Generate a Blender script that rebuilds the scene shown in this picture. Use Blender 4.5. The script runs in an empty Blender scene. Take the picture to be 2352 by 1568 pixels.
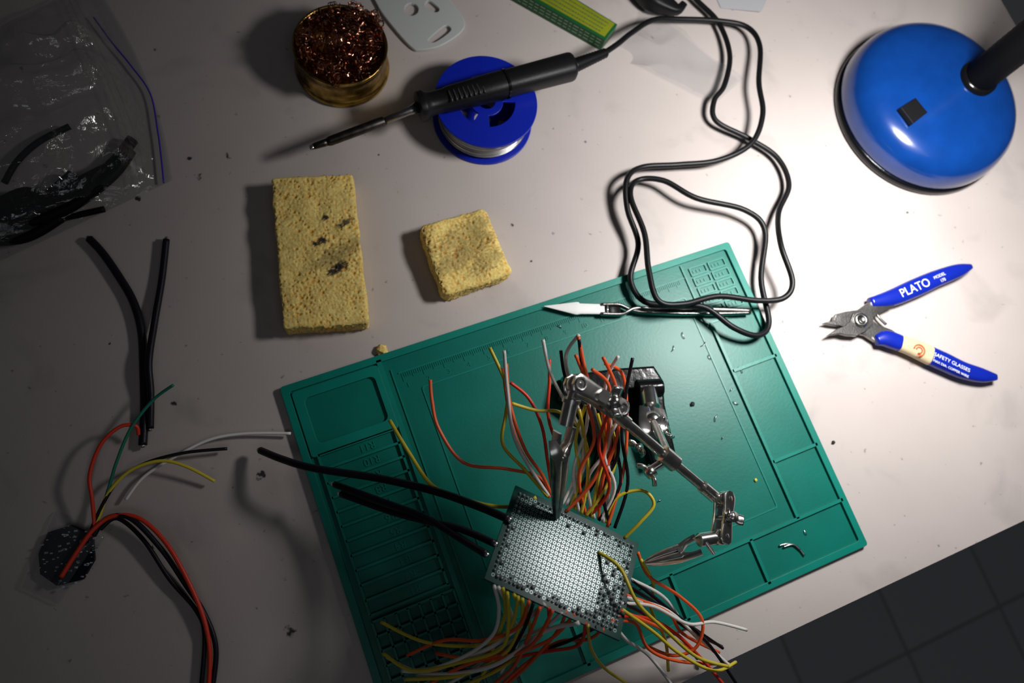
import bpy, bmesh, math, random
from mathutils import Vector, Matrix, noise
random.seed(7)
scene = bpy.context.scene
COL = scene.collection
V = Vector

# ---------------------------------------------------------------- camera survey
F = 1750.0
HC = 0.524
Zc = V((276, 476, 1750)).normalized()
Yc = (V((0, 1, 0)) - Zc * Zc.y).normalized()
Xc = Yc.cross(Zc)
CAM = V((0, 0, HC))

def ray(u, v):
    d = V((u - 1176, -(v - 784), -F))
    return V((d.dot(Xc), d.dot(Yc), d.dot(Zc)))

def D(u, v, h=0.0):
    """position on the horizontal plane at height h, from a measurement of the photo"""
    d = ray(u, v)
    return CAM + d * ((HC - h) / -d.z)

def DP(u, v, p0, n):
    d = ray(u, v)
    return CAM + d * ((p0 - CAM).dot(n) / d.dot(n))

# ---------------------------------------------------------------- materials
def nodes(m):
    m.use_nodes = True
    nt = m.node_tree
    return nt, nt.nodes, nt.links, nt.nodes["Principled BSDF"]

def mat(name, col, rough=.5, metal=0., bump=0., bscale=400., var=0., vscale=60., coat=0., dark=None, spec=.5):
    m = bpy.data.materials.new(name)
    nt, N, L, P = nodes(m)
    P.inputs["Roughness"].default_value = rough
    P.inputs["Metallic"].default_value = metal
    P.inputs["Base Color"].default_value = (*col, 1)
    P.inputs["Coat Weight"].default_value = coat
    P.inputs["Specular IOR Level"].default_value = spec
    tc = N.new("ShaderNodeTexCoord")
    nz = N.new("ShaderNodeTexNoise"); nz.inputs["Scale"].default_value = vscale; nz.inputs["Detail"].default_value = 6
    L.new(tc.outputs["Object"], nz.inputs["Vector"])
    r = N.new("ShaderNodeValToRGB")
    r.color_ramp.elements[0].position = .35; r.color_ramp.elements[1].position = .65
    d = dark or tuple(c * (1 - var) for c in col)
    r.color_ramp.elements[0].color = (*d, 1); r.color_ramp.elements[1].color = (*col, 1)
    L.new(nz.outputs["Fac"], r.inputs["Fac"]); L.new(r.outputs["Color"], P.inputs["Base Color"])
    if bump:
        n2 = N.new("ShaderNodeTexNoise"); n2.inputs["Scale"].default_value = bscale; n2.inputs["Detail"].default_value = 4
        L.new(tc.outputs["Object"], n2.inputs["Vector"])
        b = N.new("ShaderNodeBump"); b.inputs["Strength"].default_value = bump; b.inputs["Distance"].default_value = .001
        L.new(n2.outputs["Fac"], b.inputs["Height"]); L.new(b.outputs["Normal"], P.inputs["Normal"])
    return m

M = {}
M['chrome'] = mat("chrome", (.90, .88, .84), .22, 1, var=.3, vscale=160)
M['steel'] = mat("brushed_steel", (.42, .41, .40), .36, 1, bump=.15, bscale=900, var=.35)
M['darksteel'] = mat("heat_darkened_steel", (.11, .10, .09), .4, 1, var=.5, vscale=200)
M['solder'] = mat("solder", (.8, .8, .8), .25, 1, var=.2)
M['brass'] = mat("aged_brass", (.62, .40, .10), .26, 1, bump=.3, bscale=250, dark=(.13, .075, .02), vscale=90)
M['copper'] = mat("copper_wool", (.75, .34, .21), .22, 1, dark=(.12, .04, .03), vscale=150)
M['black'] = mat("black_plastic", (.006, .006, .007), .45, bump=.1, bscale=600, spec=.25)
M['blackgloss'] = mat("black_enamel", (.005, .005, .006), .16, bump=.2, bscale=200, spec=.4)
M['rubber'] = mat("black_rubber", (.005, .005, .006), .42, spec=.22)
M['neck'] = mat("black_neck_rubber", (.003, .003, .003), .55, spec=.12)
M['cord'] = mat("black_cord", (.005, .005, .006), .42, spec=.28)
M['tubeblk'] = mat("black_silicone_insulation", (.006, .006, .013), .42, bump=.1, spec=.3)
M['blue'] = mat("blue_enamel", (.003, .042, .225), .20, coat=.5, var=.15)
M['bluespool'] = mat("blue_spool_plastic", (.003, .014, .34), .38, bump=.05, spec=.35)
M['bluegrip'] = mat("blue_vinyl_grip", (.005, .018, .32), .25, var=.1)
M['beige'] = mat("cream_grip_label", (.62, .50, .31), .4)
M['red'] = mat("red_wire_insulation", (.78, .045, .015), .4)
M['orange'] = mat("orange_red_wire_insulation", (.95, .13, .03), .4)
M['darkred'] = mat("dark_red_wire_insulation", (.45, .015, .01), .4)
M['yellow'] = mat("yellow_wire_insulation", (.74, .60, .045), .4)
M['white'] = mat("white_wire_insulation", (.86, .84, .80), .4)
M['greenw'] = mat("green_wire_insulation", (.008, .2, .13), .4)
M['whiteplastic'] = mat("white_plastic", (.50, .52, .51), .35)
M['ceramic'] = mat("white_ceramic", (.8, .8, .78), .35)
M['paper'] = mat("white_paper", (.4, .4, .42), .8)
M['print'] = mat("white_print", (.75, .78, .85), .5)
M['orangeprint'] = mat("orange_print", (.8, .12, .03), .5)
M['darkprint'] = mat("dark_print", (.03, .10, .03), .6)
M['crumb'] = mat("dark_crumb", (.02, .02, .02), .8)
M['violet'] = mat("violet_zip_line", (.05, .02, .45), .4)
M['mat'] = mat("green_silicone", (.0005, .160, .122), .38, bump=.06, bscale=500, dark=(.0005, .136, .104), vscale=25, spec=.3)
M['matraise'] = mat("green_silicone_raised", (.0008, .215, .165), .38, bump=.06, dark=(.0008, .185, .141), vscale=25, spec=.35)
M['yellowbox'] = mat("yellow_card", (.24, .27, .010), .5, var=.15)
M['greenbox'] = mat("green_card", (.003, .09, .022), .5)
M['jaw'] = mat("dark_tool_steel", (.30, .29, .28), .30, 1, bump=.15, bscale=900, var=.5)

def mat_clear(name, tint=(.94, .95, .96), haze=.012, gloss=.045, rough=.06, bump=.35, gmax=.4, bd=.004):
    m = bpy.data.materials.new(name); m.use_nodes = True
    nt = m.node_tree; N = nt.nodes; L = nt.links
    N.remove(N["Principled BSDF"]); out = N["Material Output"]
    t = N.new("ShaderNodeBsdfTransparent"); t.inputs["Color"].default_value = (*tint, 1)
    g = N.new("ShaderNodeBsdfGlossy"); g.inputs["Roughness"].default_value = rough
    d = N.new("ShaderNodeBsdfDiffuse"); d.inputs["Color"].default_value = (.7, .72, .75, 1)
    tc = N.new("ShaderNodeTexCoord"); nz = N.new("ShaderNodeTexNoise")
    nz.inputs["Scale"].default_value = 60; nz.inputs["Detail"].default_value = 5; nz.inputs["Distortion"].default_value = 1
    L.new(tc.outputs["Object"], nz.inputs["Vector"])
    b = N.new("ShaderNodeBump"); b.inputs["Strength"].default_value = bump; b.inputs["Distance"].default_value = bd
    L.new(nz.outputs["Fac"], b.inputs["Height"]); L.new(b.outputs["Normal"], g.inputs["Normal"])
    lw = N.new("ShaderNodeLayerWeight"); lw.inputs["Blend"].default_value = .25
    mp = N.new("ShaderNodeMapRange"); mp.inputs["To Min"].default_value = gloss; mp.inputs["To Max"].default_value = gmax
    L.new(lw.outputs["Facing"], mp.inputs["Value"])
    m1 = N.new("ShaderNodeMixShader"); m1.inputs[0].default_value = haze
    L.new(t.outputs[0], m1.inputs[1]); L.new(d.outputs[0], m1.inputs[2])
    m2 = N.new("ShaderNodeMixShader")
    L.new(mp.outputs[0], m2.inputs[0]); L.new(m1.outputs[0], m2.inputs[1]); L.new(g.outputs[0], m2.inputs[2])
    L.new(m2.outputs[0], out.inputs["Surface"])
    return m
M['bag'] = mat_clear("clear_polythene", haze=.01, gloss=.13, gmax=.5, rough=.09, bump=.6, bd=.006)
M['shrink'] = mat_clear("clear_heat_shrink", haze=.045, gloss=.03)

# desk laminate
def desk_material():
    m = bpy.data.materials.new("worn_white_laminate")
    nt, N, L, P = nodes(m)
    tc = N.new("ShaderNodeTexCoord")
    def noise_ramp(scale, p0, p1, c0, c1, detail=5, dist=0):
        nz = N.new("ShaderNodeTexNoise"); nz.inputs["Scale"].default_value = scale
        nz.inputs["Detail"].default_value = detail; nz.inputs["Distortion"].default_value = dist
        L.new(tc.outputs["Object"], nz.inputs["Vector"])
        r = N.new("ShaderNodeValToRGB"); e = r.color_ramp.elements
        e[0].position = p0; e[1].position = p1; e[0].color = (*c0, 1); e[1].color = (*c1, 1)
        L.new(nz.outputs["Fac"], r.inputs["Fac"]); return r
    base = noise_ramp(6, .3, .7, (.46, .405, .385), (.55, .49, .465))
    specks = noise_ramp(170, .69, .76, (0, 0, 0), (.6, .6, .6), 3)
    smud = noise_ramp(18, .58, .82, (0, 0, 0), (.5, .5, .5), 10, .5)
    cur = base.outputs["Color"]
    for src, c in ((specks, (.12, .10, .09)), (smud, (.2, .18, .17))):
        mx = N.new("ShaderNodeMix"); mx.data_type = 'RGBA'
        L.new(src.outputs["Color"], mx.inputs[0]); L.new(cur, mx.inputs[6]); mx.inputs[7].default_value = (*c, 1)
        cur = mx.outputs[2]
    stains = [(435, 365, .004), (457, 405, .005), (522, 360, .004), (668, 1450, .006), (315, 455, .004), (350, 1260, .003), (1175, 515, .003),
              (1345, 325, .003), (600, 1090, .006), (1340, 745, .003), (1240, 870, .003), (2085, 487, .003), (400, 925, .003), (1600, 1530, .006),
              (355, 115, .003), (1220, 600, .002), (870, 355, .002), (1270, 295, .002), (720, 1290, .003), (560, 1190, .002), (250, 790, .002)]
    n3 = N.new("ShaderNodeTexNoise"); n3.inputs["Scale"].default_value = 260; n3.inputs["Detail"].default_value = 6
    L.new(tc.outputs["Object"], n3.inputs["Vector"])
    for (u, v, r) in stains:
        p = D(u, v)
        ds = N.new("ShaderNodeVectorMath"); ds.operation = 'DISTANCE'
        L.new(tc.outputs["Object"], ds.inputs[0]); ds.inputs[1].default_value = (p.x, p.y, 0)
        mr = N.new("ShaderNodeMapRange"); mr.inputs["From Min"].default_value = 0; mr.inputs["From Max"].default_value = r * 1.5
        mr.inputs["To Min"].default_value = .62; mr.inputs["To Max"].default_value = 0
        L.new(ds.outputs["Value"], mr.inputs["Value"])
        ad = N.new("ShaderNodeMath"); ad.operation = 'ADD'; L.new(mr.outputs[0], ad.inputs[0]); L.new(n3.outputs["Fac"], ad.inputs[1])
        gt = N.new("ShaderNodeMapRange"); gt.inputs["From Min"].default_value = .90; gt.inputs["From Max"].default_value = 1.05
        L.new(ad.outputs[0], gt.inputs["Value"])
        mx = N.new("ShaderNodeMix"); mx.data_type = 'RGBA'
        L.new(gt.outputs[0], mx.inputs[0]); L.new(cur, mx.inputs[6]); mx.inputs[7].default_value = (.04, .035, .03, 1)
        cur = mx.outputs[2]
    L.new(cur, P.inputs["Base Color"]); P.inputs["Roughness"].default_value = .45
    nb = N.new("ShaderNodeTexNoise"); nb.inputs["Scale"].default_value = 900
    L.new(tc.outputs["Object"], nb.inputs["Vector"])
    b = N.new("ShaderNodeBump"); b.inputs["Strength"].default_value = .08; b.inputs["Distance"].default_value = .001
    L.new(nb.outputs["Fac"], b.inputs["Height"]); L.new(b.outputs["Normal"], P.inputs["Normal"])
    return m

# ---------------------------------------------------------------- mesh helpers
class Thing:
    def __init__(s, name, label, category, O, group=None):
        s.root = bpy.data.objects.new(name, None); s.root.empty_display_size = .01
        COL.objects.link(s.root)
        s.O = V(O); s.root.location = s.O
        s.root["label"] = label; s.root["category"] = category
        if group: s.root["group"] = group

def finish(ob, smooth, bevel, autos=None):
    me = ob.data
    if smooth:
        for p in me.polygons: p.use_smooth = True
        if smooth == 'angle':
            me.set_sharp_from_angle(angle=math.radians(38))
    if bevel:
        b = ob.modifiers.new("bevel", 'BEVEL'); b.width = bevel; b.segments = 3; b.limit_method = 'ANGLE'; b.angle_limit = .6

def add(name, verts, faces, material, T=None, parent=None, label=None, category=None, smooth=True, bevel=0, O=None):
    """T = Thing -> child part; otherwise a top-level mesh with origin O"""
    if T is not None: O = T.O
    if O is None: O = V((0, 0, 0))
    me = bpy.data.meshes.new(name)
    me.from_pydata([tuple(V(v) - O) for v in verts], [], faces)
    bm = bmesh.new(); bm.from_mesh(me); bmesh.ops.recalc_face_normals(bm, faces=bm.faces); bm.to_mesh(me); bm.free()
    ob = bpy.data.objects.new(name, me); COL.objects.link(ob)
    mats = material if isinstance(material, (list, tuple)) else [material]
    for m_ in mats: me.materials.append(m_)
    if T is not None:
        ob.parent = parent if parent is not None else T.root
    else:
        ob.location = O
    if label: ob["label"] = label
    if category: ob["category"] = category
    finish(ob, smooth, bevel)
    return ob

def catmull(P, sub):
    out = []; n = len(P)
    if n < 3 or sub <= 1: return [tuple(p) for p in P]
    for i in range(n - 1):
        p0 = P[max(i - 1, 0)]; p1 = P[i]; p2 = P[i + 1]; p3 = P[min(i + 2, n - 1)]
        for k in range(sub):
            t = k / sub; t2 = t * t; t3 = t2 * t
            out.append(tuple(.5 * ((2 * b) + (-a + c) * t + (2 * a - 5 * b + 4 * c - d) * t2 + (-a + 3 * b - 3 * c + d) * t3)
                             for a, b, c, d in zip(p0, p1, p2, p3)))
    out.append(tuple(P[-1])); return out

def sweep(pts, ws, hs=None, seg=8, sub=6, up=None, sq=2.0):
    """swept closed body; pts world, ws half widths, hs half heights; sq>2 = boxier section"""
    n = len(pts)
    if not isinstance(ws, (list, tuple)): ws = [ws] * n
    if hs is None: hs = ws
    if not isinstance(hs, (list, tuple)): hs = [hs] * n
    data = catmull([(*p, w, h) for p, w, h in zip(pts, ws, hs)], sub)
    P = [V(d[:3]) for d in data]
    verts = []; faces = []
    prev = None
    for i, p in enumerate(P):
        t = (P[min(i + 1, len(P) - 1)] - P[max(i - 1, 0)])
        if t.length < 1e-9: t = V((1, 0, 0))
        t.normalize()
        if up is not None:
            s = V(up).cross(t)
            if s.length < 1e-5: s = V((1, 0, 0)).cross(t)
            s.normalize()
        else:
            if prev is None:
                s = V((0, 0, 1)).cross(t)
                if s.length < 1e-3: s = V((1, 0, 0)).cross(t)
            else:
                s = prev - t * prev.dot(t)
            s.normalize(); prev = s
        u2 = t.cross(s)
        w = max(data[i][3], 1e-5); h = max(data[i][4], 1e-5)
        for k in range(seg):
            a = 2 * math.pi * (k + .5) / seg; c, sn = math.cos(a), math.sin(a)
            cx = math.copysign(abs(c) ** (2 / sq), c); sy = math.copysign(abs(sn) ** (2 / sq), sn)
            verts.append(p + s * (cx * w) + u2 * (sy * h))
    m = len(P)
    for i in range(m - 1):
        for k in range(seg):
            faces.append((i * seg + k, i * seg + (k + 1) % seg, (i + 1) * seg + (k + 1) % seg, (i + 1) * seg + k))
    faces.append(tuple(range(seg))[::-1]); faces.append(tuple((m - 1) * seg + k for k in range(seg)))
    return verts, faces

def join(*vf):
    V_, F_ = [], []
    for v, f in vf:
        o = len(V_); V_ += list(v); F_ += [tuple(i + o for i in q) for q in f]
    return V_, F_

def cyl(a, b, r, seg=20, r2=None):
    return sweep([V(a), V(b)], [r, r if r2 is None else r2], seg=seg, sub=1)

def lathe(profile, c, seg=64, axis=V((0, 0, 1))):
    """profile [(r,z)] about vertical axis through c"""
    verts = []; faces = []
    for r, z in profile:
        for k in range(seg):
            a = 2 * math.pi * k / seg
            verts.append(V((c.x + r * math.cos(a), c.y + r * math.sin(a), c.z + z)))
    for i in range(len(profile) - 1):
        for k in range(seg):
            faces.append((i * seg + k, i * seg + (k + 1) % seg, (i + 1) * seg + (k + 1) % seg, (i + 1) * seg + k))
    faces.append(tuple(range(seg))[::-1]); faces.append(tuple((len(profile) - 1) * seg + k for k in range(seg)))
    return verts, faces

def ball(c, r, sx=1, sy=1, sz=1, n=12):
    verts = []; faces = []
    for i in range(n + 1):
        th = math.pi * i / n
        for k in range(n * 2):
            ph = math.pi * k / n
            verts.append(V(c) + V((r * sx * math.sin(th) * math.cos(ph), r * sy * math.sin(th) * math.sin(ph), r * sz * math.cos(th))))
    for i in range(n):
        for k in range(n * 2):
            faces.append((i * 2 * n + k, i * 2 * n + (k + 1) % (2 * n), (i + 1) * 2 * n + (k + 1) % (2 * n), (i + 1) * 2 * n + k))
    return verts, faces

def plate(loops, z0, z1, bev=0):
    """flat plate from world xy outlines (first outer, rest holes) between z0 and z1"""
    cu = bpy.data.curves.new("tmp", 'CURVE'); cu.dimensions = '2D'; cu.fill_mode = 'BOTH'
    cu.extrude = max((z1 - z0) / 2 - bev, 1e-6); cu.bevel_depth = bev; cu.bevel_resolution = 2
    for lp in loops:
        s = cu.splines.new('POLY'); s.points.add(len(lp) - 1); s.use_cyclic_u = True
        for i, p in enumerate(lp): s.points[i].co = (p[0], p[1], 0, 1)
    o = bpy.data.objects.new("tmp", cu); COL.objects.link(o)
    dg = bpy.context.evaluated_depsgraph_get(); dg.update()
    me = bpy.data.meshes.new_from_object(o.evaluated_get(dg))
    verts = [V((v.co.x, v.co.y, v.co.z + (z0 + z1) / 2)) for v in me.vertices]
    faces = [tuple(p.vertices) for p in me.polygons]
    bpy.data.objects.remove(o); bpy.data.curves.remove(cu); bpy.data.meshes.remove(me)
    return verts, faces

def smoothloop(pts, sub=5):
    n = len(pts); P = pts
    out = []
    for i in range(n):
        p0, p1, p2, p3 = P[i - 1], P[i], P[(i + 1) % n], P[(i + 2) % n]
        for k in range(sub):
            t = k / sub; t2 = t * t; t3 = t2 * t
            out.append(tuple(.5 * ((2 * b) + (-a + c) * t + (2 * a - 5 * b + 4 * c - d) * t2 + (-a + 3 * b - 3 * c + d) * t3)
                             for a, b, c, d in zip(p0[:2], p1[:2], p2[:2], p3[:2])))
    return out

def text(s, pos, xdir, size, T, material, parent=None, thick=.0001, up=V((0, 0, 1)), name="lettering"):
    cu = bpy.data.curves.new("tmp", 'FONT'); cu.body = s; cu.size = size; cu.extrude = thick
    cu.align_x = 'CENTER'; cu.align_y = 'CENTER'
    o = bpy.data.objects.new("tmp", cu); COL.objects.link(o)
    dg = bpy.context.evaluated_depsgraph_get(); dg.update()
    me = bpy.data.meshes.new_from_object(o.evaluated_get(dg))
    x = V(xdir).normalized(); z = V(up).normalized(); y = z.cross(x).normalized(); x = y.cross(z)
    verts = [V(pos) + x * v.co.x + y * v.co.y + z * v.co.z for v in me.vertices]
    faces = [tuple(p.vertices) for p in me.polygons]
    bpy.data.objects.remove(o); bpy.data.curves.remove(cu); bpy.data.meshes.remove(me)
    if T is None: return verts, faces
    return add(name, verts, faces, material, T, parent, smooth=False)

def boxstrip(a, b, w, z0, z1):
    a = V((a[0], a[1], 0)); b = V((b[0], b[1], 0)); t = (b - a).normalized(); s = V((-t.y, t.x, 0)) * w / 2
    q = [a - s, b - s, b + s, a + s]
    verts = [V((p.x, p.y, z0)) for p in q] + [V((p.x, p.y, z1)) for p in q]
    return verts, [(3, 2, 1, 0), (4, 5, 6, 7), (0, 1, 5, 4), (1, 2, 6, 5), (2, 3, 7, 6), (3, 0, 4, 7)]

def px(lst, h): return [D(u, v, h) for u, v in lst]
def px3(lst): return [D(u, v, h) for u, v, h in lst]

# ================================================================ SETTING
FLOOR = -.74
e1, e2 = D(2352, 1195), D(1640, 1532)
fd = (e2 - e1).normalized()
m = bpy.data.materials.new("dark_floor_tiles"); nt, N, L, P = nodes(m)
tc = N.new("ShaderNodeTexCoord"); mp = N.new("ShaderNodeMapping"); mp.inputs["Rotation"].default_value = (0, 0, -math.atan2(-fd.y, -fd.x)); mp.inputs["Location"].default_value = (.05, .07, 0)
br = N.new("ShaderNodeTexBrick"); br.offset = 0; br.inputs["Scale"].default_value = 1; br.inputs["Brick Width"].default_value = .2; br.inputs["Row Height"].default_value = .2
br.inputs["Mortar Size"].default_value = .003; br.inputs["Color1"].default_value = (.62, .63, .66, 1); br.inputs["Color2"].default_value = (.68, .69, .72, 1); br.inputs["Mortar"].default_value = (.42, .42, .44, 1)
L.new(tc.outputs["Object"], mp.inputs[0]); L.new(mp.outputs[0], br.inputs["Vector"]); L.new(br.outputs["Color"], P.inputs["Base Color"]); P.inputs["Roughness"].default_value = .5
fl = add("floor", [(-3, -3, FLOOR), (3, -3, FLOOR), (3, 3, FLOOR), (-3, 3, FLOOR)], [(0, 1, 2, 3)], m, smooth=False)
fl["kind"] = "structure"

# desk
perp = V((-fd.y, fd.x, 0))
if (D(1000, 500) - e1).dot(perp) < 0: perp = -perp
r0 = D(2322, 40)
corner = e1 + fd * (r0 - e1).dot(fd)
c0, c1, c2, c3 = corner, corner + fd * 1.5, corner + fd * 1.5 + perp * .9, corner + perp * .9
T = Thing("work_desk", "white laminate desk with stained, speckled worn top", "desk", V((0, 0, 0)))
v, f = plate([[c0, c1, c2, c3]], -.025, 0)
add("worktop", v, f, desk_material(), T, smooth=False, bevel=.0015)
cen = (c0 + c2) / 2
for c in (c0, c1, c2, c3):
    p = c + (cen - c).normalized() * .08
    v, f = sweep([V((p.x, p.y, FLOOR)), V((p.x, p.y, -.025))], .02, seg=12, sub=1)
    add("leg", v, f, M['steel'], T)

# ================================================================ MAT
Lc, Tc, Rc = D(645, 893), D(1668, 560), D(1982, 1252)
MX = (Tc - Lc).normalized(); MY = V((MX.y, -MX.x, 0)); ML = (Tc - Lc).length; MW = (Rc - Tc).dot(MY)
def mp_(s, t): return Lc + MX * s + MY * t
def ms(u, v, h=.003):
    p = D(u, v, h) - Lc
    return p.dot(MX), p.dot(MY)
def rrect(s0, t0, s1, t1, r, n=4):
    out = []
    for cx, cy, a0 in ((s1 - r, t1 - r, 0), (s0 + r, t1 - r, 90), (s0 + r, t0 + r, 180), (s1 - r, t0 + r, 270)):
        for k in range(n + 1):
            a = math.radians(a0 + 90 * k / n); out.append(mp_(cx + r * math.cos(a), cy + r * math.sin(a)))
    return out
ZB, ZT = .0022, .0044
T = Thing("soldering_mat", "green silicone soldering mat with moulded trays, slots and rulers", "mat", Lc)
v, f = plate([rrect(0, 0, ML, MW, .002)], 0, ZB)
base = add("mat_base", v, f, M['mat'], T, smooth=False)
rid = []
rw = .0022
rid.append(plate([rrect(0, 0, ML, MW, .002), rrect(.0045, .0045, ML - .0045, MW - .0045, .002)], 0, ZT, .0003))
colL = sum(ms(u, v)[0] for u, v in ((888, 860), (985, 1165), (1075, 1440))) / 3
rid.append(boxstrip(mp_(colL, .003), mp_(colL, MW - .003), .0035, ZB, ZT))
rid.append(boxstrip(mp_(colL + .006, .012), mp_(colL + .006, MW - .003), .001, ZB, ZB + .0008))
rid.append(plate([rrect(.006, .006, colL - .002, .052, .002), rrect(.012, .012, colL - .006, .045, .004)], ZB, ZT, .0003))
t0 = .052; slots = 11; pitch = .0098
for i in range(slots + 1):
    t = t0 + i * pitch
    rid.append(boxstrip(mp_(.010, t), mp_(colL - .004, t), .0016, ZB, ZT))
rid.append(boxstrip(mp_(.010, t0), mp_(.010, t0 + slots * pitch), .0016, ZB, ZT))
rid.append(boxstrip(mp_(colL - .005, t0), mp_(colL - .005, t0 + slots * pitch), .0016, ZB, ZT))
g0 = t0 + slots * pitch + .004; g1 = MW - .006; s0, s1 = .010, colL - .003
nc, nr = 7, 8
for i in range(nc + 1):
    s = s0 + (s1 - s0) * i / nc; rid.append(boxstrip(mp_(s, g0), mp_(s, g1), .0014, ZB, ZT + .0012))
for i in range(nr + 1):
    t = g0 + (g1 - g0) * i / nr; rid.append(boxstrip(mp_(s0, t), mp_(s1, t), .0014, ZB, ZT + .0012))
colR = sum(ms(u, v)[0] for u, v in ((1705, 880), (1815, 1180))) / 2
rowB = sum(ms(u, v)[1] for u, v in ((1815, 1188), (1545, 1325))) / 2
rid.append(boxstrip(mp_(colR, .055), mp_(colR, rowB), rw, ZB, ZT))
rid.append(boxstrip(mp_(colL + .02, rowB), mp_(ML - .003, rowB), rw, ZB, ZT))
for u, v in ((1730, 835), (1825, 1040)):
    t = ms(u, v)[1]; rid.append(boxstrip(mp_(colR, t), mp_(ML - .003, t), rw, ZB, ZT))
for u, v in ((1745, 1290), (1560, 1370), (1350, 1520)):
    s = ms(u, v)[0]; rid.append(boxstrip(mp_(s, rowB), mp_(s, MW - .003), rw, ZB, ZT))
rid.append(boxstrip(mp_(colL + .02, rowB), mp_(colL + .02, MW - .003), rw, ZB, ZT))
for i in range(5):
    for j in range(2):
        s = ML - .040 + j * .0165; t = .010 + i * .0082
        rid.append(plate([rrect(s, t, s + .0145, t + .007, .0008), rrect(s + .001, t + .001, s + .0135, t + .006, .0006)], ZB, ZB + .0012))
        for q_ in range(3): rid.append(boxstrip(mp_(s + .003 + q_ * .003, t + .0025), mp_(s + .003 + q_ * .003, t + .0048), .0009, ZB, ZB + .0006))
rid.append(boxstrip(mp_(ML - .045, .006), mp_(ML - .045, .055), .0015, ZB, ZB + .0012))
rid.append(boxstrip(mp_(ML - .045, .055), mp_(ML - .004, .055), .0015, ZB, ZB + .0012))
rid.append(plate([rrect(colL + .022, .03, colR - .010, rowB - .012, .002), rrect(colL + .023, .031, colR - .011, rowB - .013, .002)], ZB, ZB + .0006))
rid.append(boxstrip(mp_(colL + .01, .016), mp_(ML - .045, .016), .0008, ZB, ZB + .0006))
n = 0
s = colL + .012
while s < ML - .05:
    ln = .006 if n % 10 == 0 else (.0045 if n % 5 == 0 else .003)
    rid.append(boxstrip(mp_(s, .0165), mp_(s, .0165 + ln), .00035, ZB, ZB + .0004)); s += .0015; n += 1
for k in range(14):
    s = colL + .012 + k * .015 * 1.0
    if s < ML - .055: rid.append(text(str(k + 1), (*mp_(s + .002, .026)[:2], ZB + .0002), MX, .005, None, None, thick=.0002))
for i in range(slots):
    t = t0 + (i + .5) * pitch
    rid.append(text("R%d" % (11 - i), (*mp_(colL * .62, t)[:2], ZB + .0002), -MX, .007, None, None, thick=.0003))
v, f = join(*rid)
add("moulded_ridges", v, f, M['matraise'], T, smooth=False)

# ================================================================ SPONGES
def sponge_mat():
    m = bpy.data.materials.new("yellow_cellulose"); nt, N, L, P = nodes(m)
    at = N.new("ShaderNodeAttribute"); at.attribute_name = "pit"
    bt = N.new("ShaderNodeAttribute"); bt.attribute_name = "burn"
    tc = N.new("ShaderNodeTexCoord"); nz = N.new("ShaderNodeTexNoise"); nz.inputs["Scale"].default_value = 500; nz.inputs["Detail"].default_value = 5
    L.new(tc.outputs["Object"], nz.inputs["Vector"])
    r = N.new("ShaderNodeValToRGB"); e = r.color_ramp.elements
    e[0].color = (.76, .51, .13, 1); e[1].color = (.92, .73, .25, 1); e[0].position = .35; e[1].position = .6
    L.new(nz.outputs["Fac"], r.inputs["Fac"])
    m1 = N.new("ShaderNodeMix"); m1.data_type = 'RGBA'; L.new(at.outputs["Fac"], m1.inputs[0]); L.new(r.outputs[0], m1.inputs[6]); m1.inputs[7].default_value = (.70, .36, .05, 1)
    m2 = N.new("ShaderNodeMix"); m2.data_type = 'RGBA'; L.new(bt.outputs["Fac"], m2.inputs[0]); L.new(m1.outputs[2], m2.inputs[6]); m2.inputs[7].default_value = (.03, .02, .015, 1)
    L.new(m2.outputs[2], P.inputs["Base Color"]); P.inputs["Roughness"].default_value = .85
    b = N.new("ShaderNodeBump"); b.inputs["Strength"].default_value = .45; b.inputs["Distance"].default_value = .0008
    L.new(nz.outputs["Fac"], b.inputs["Height"]); L.new(b.outputs["Normal"], P.inputs["Normal"])
    return m
M['sponge'] = sponge_mat()

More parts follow.
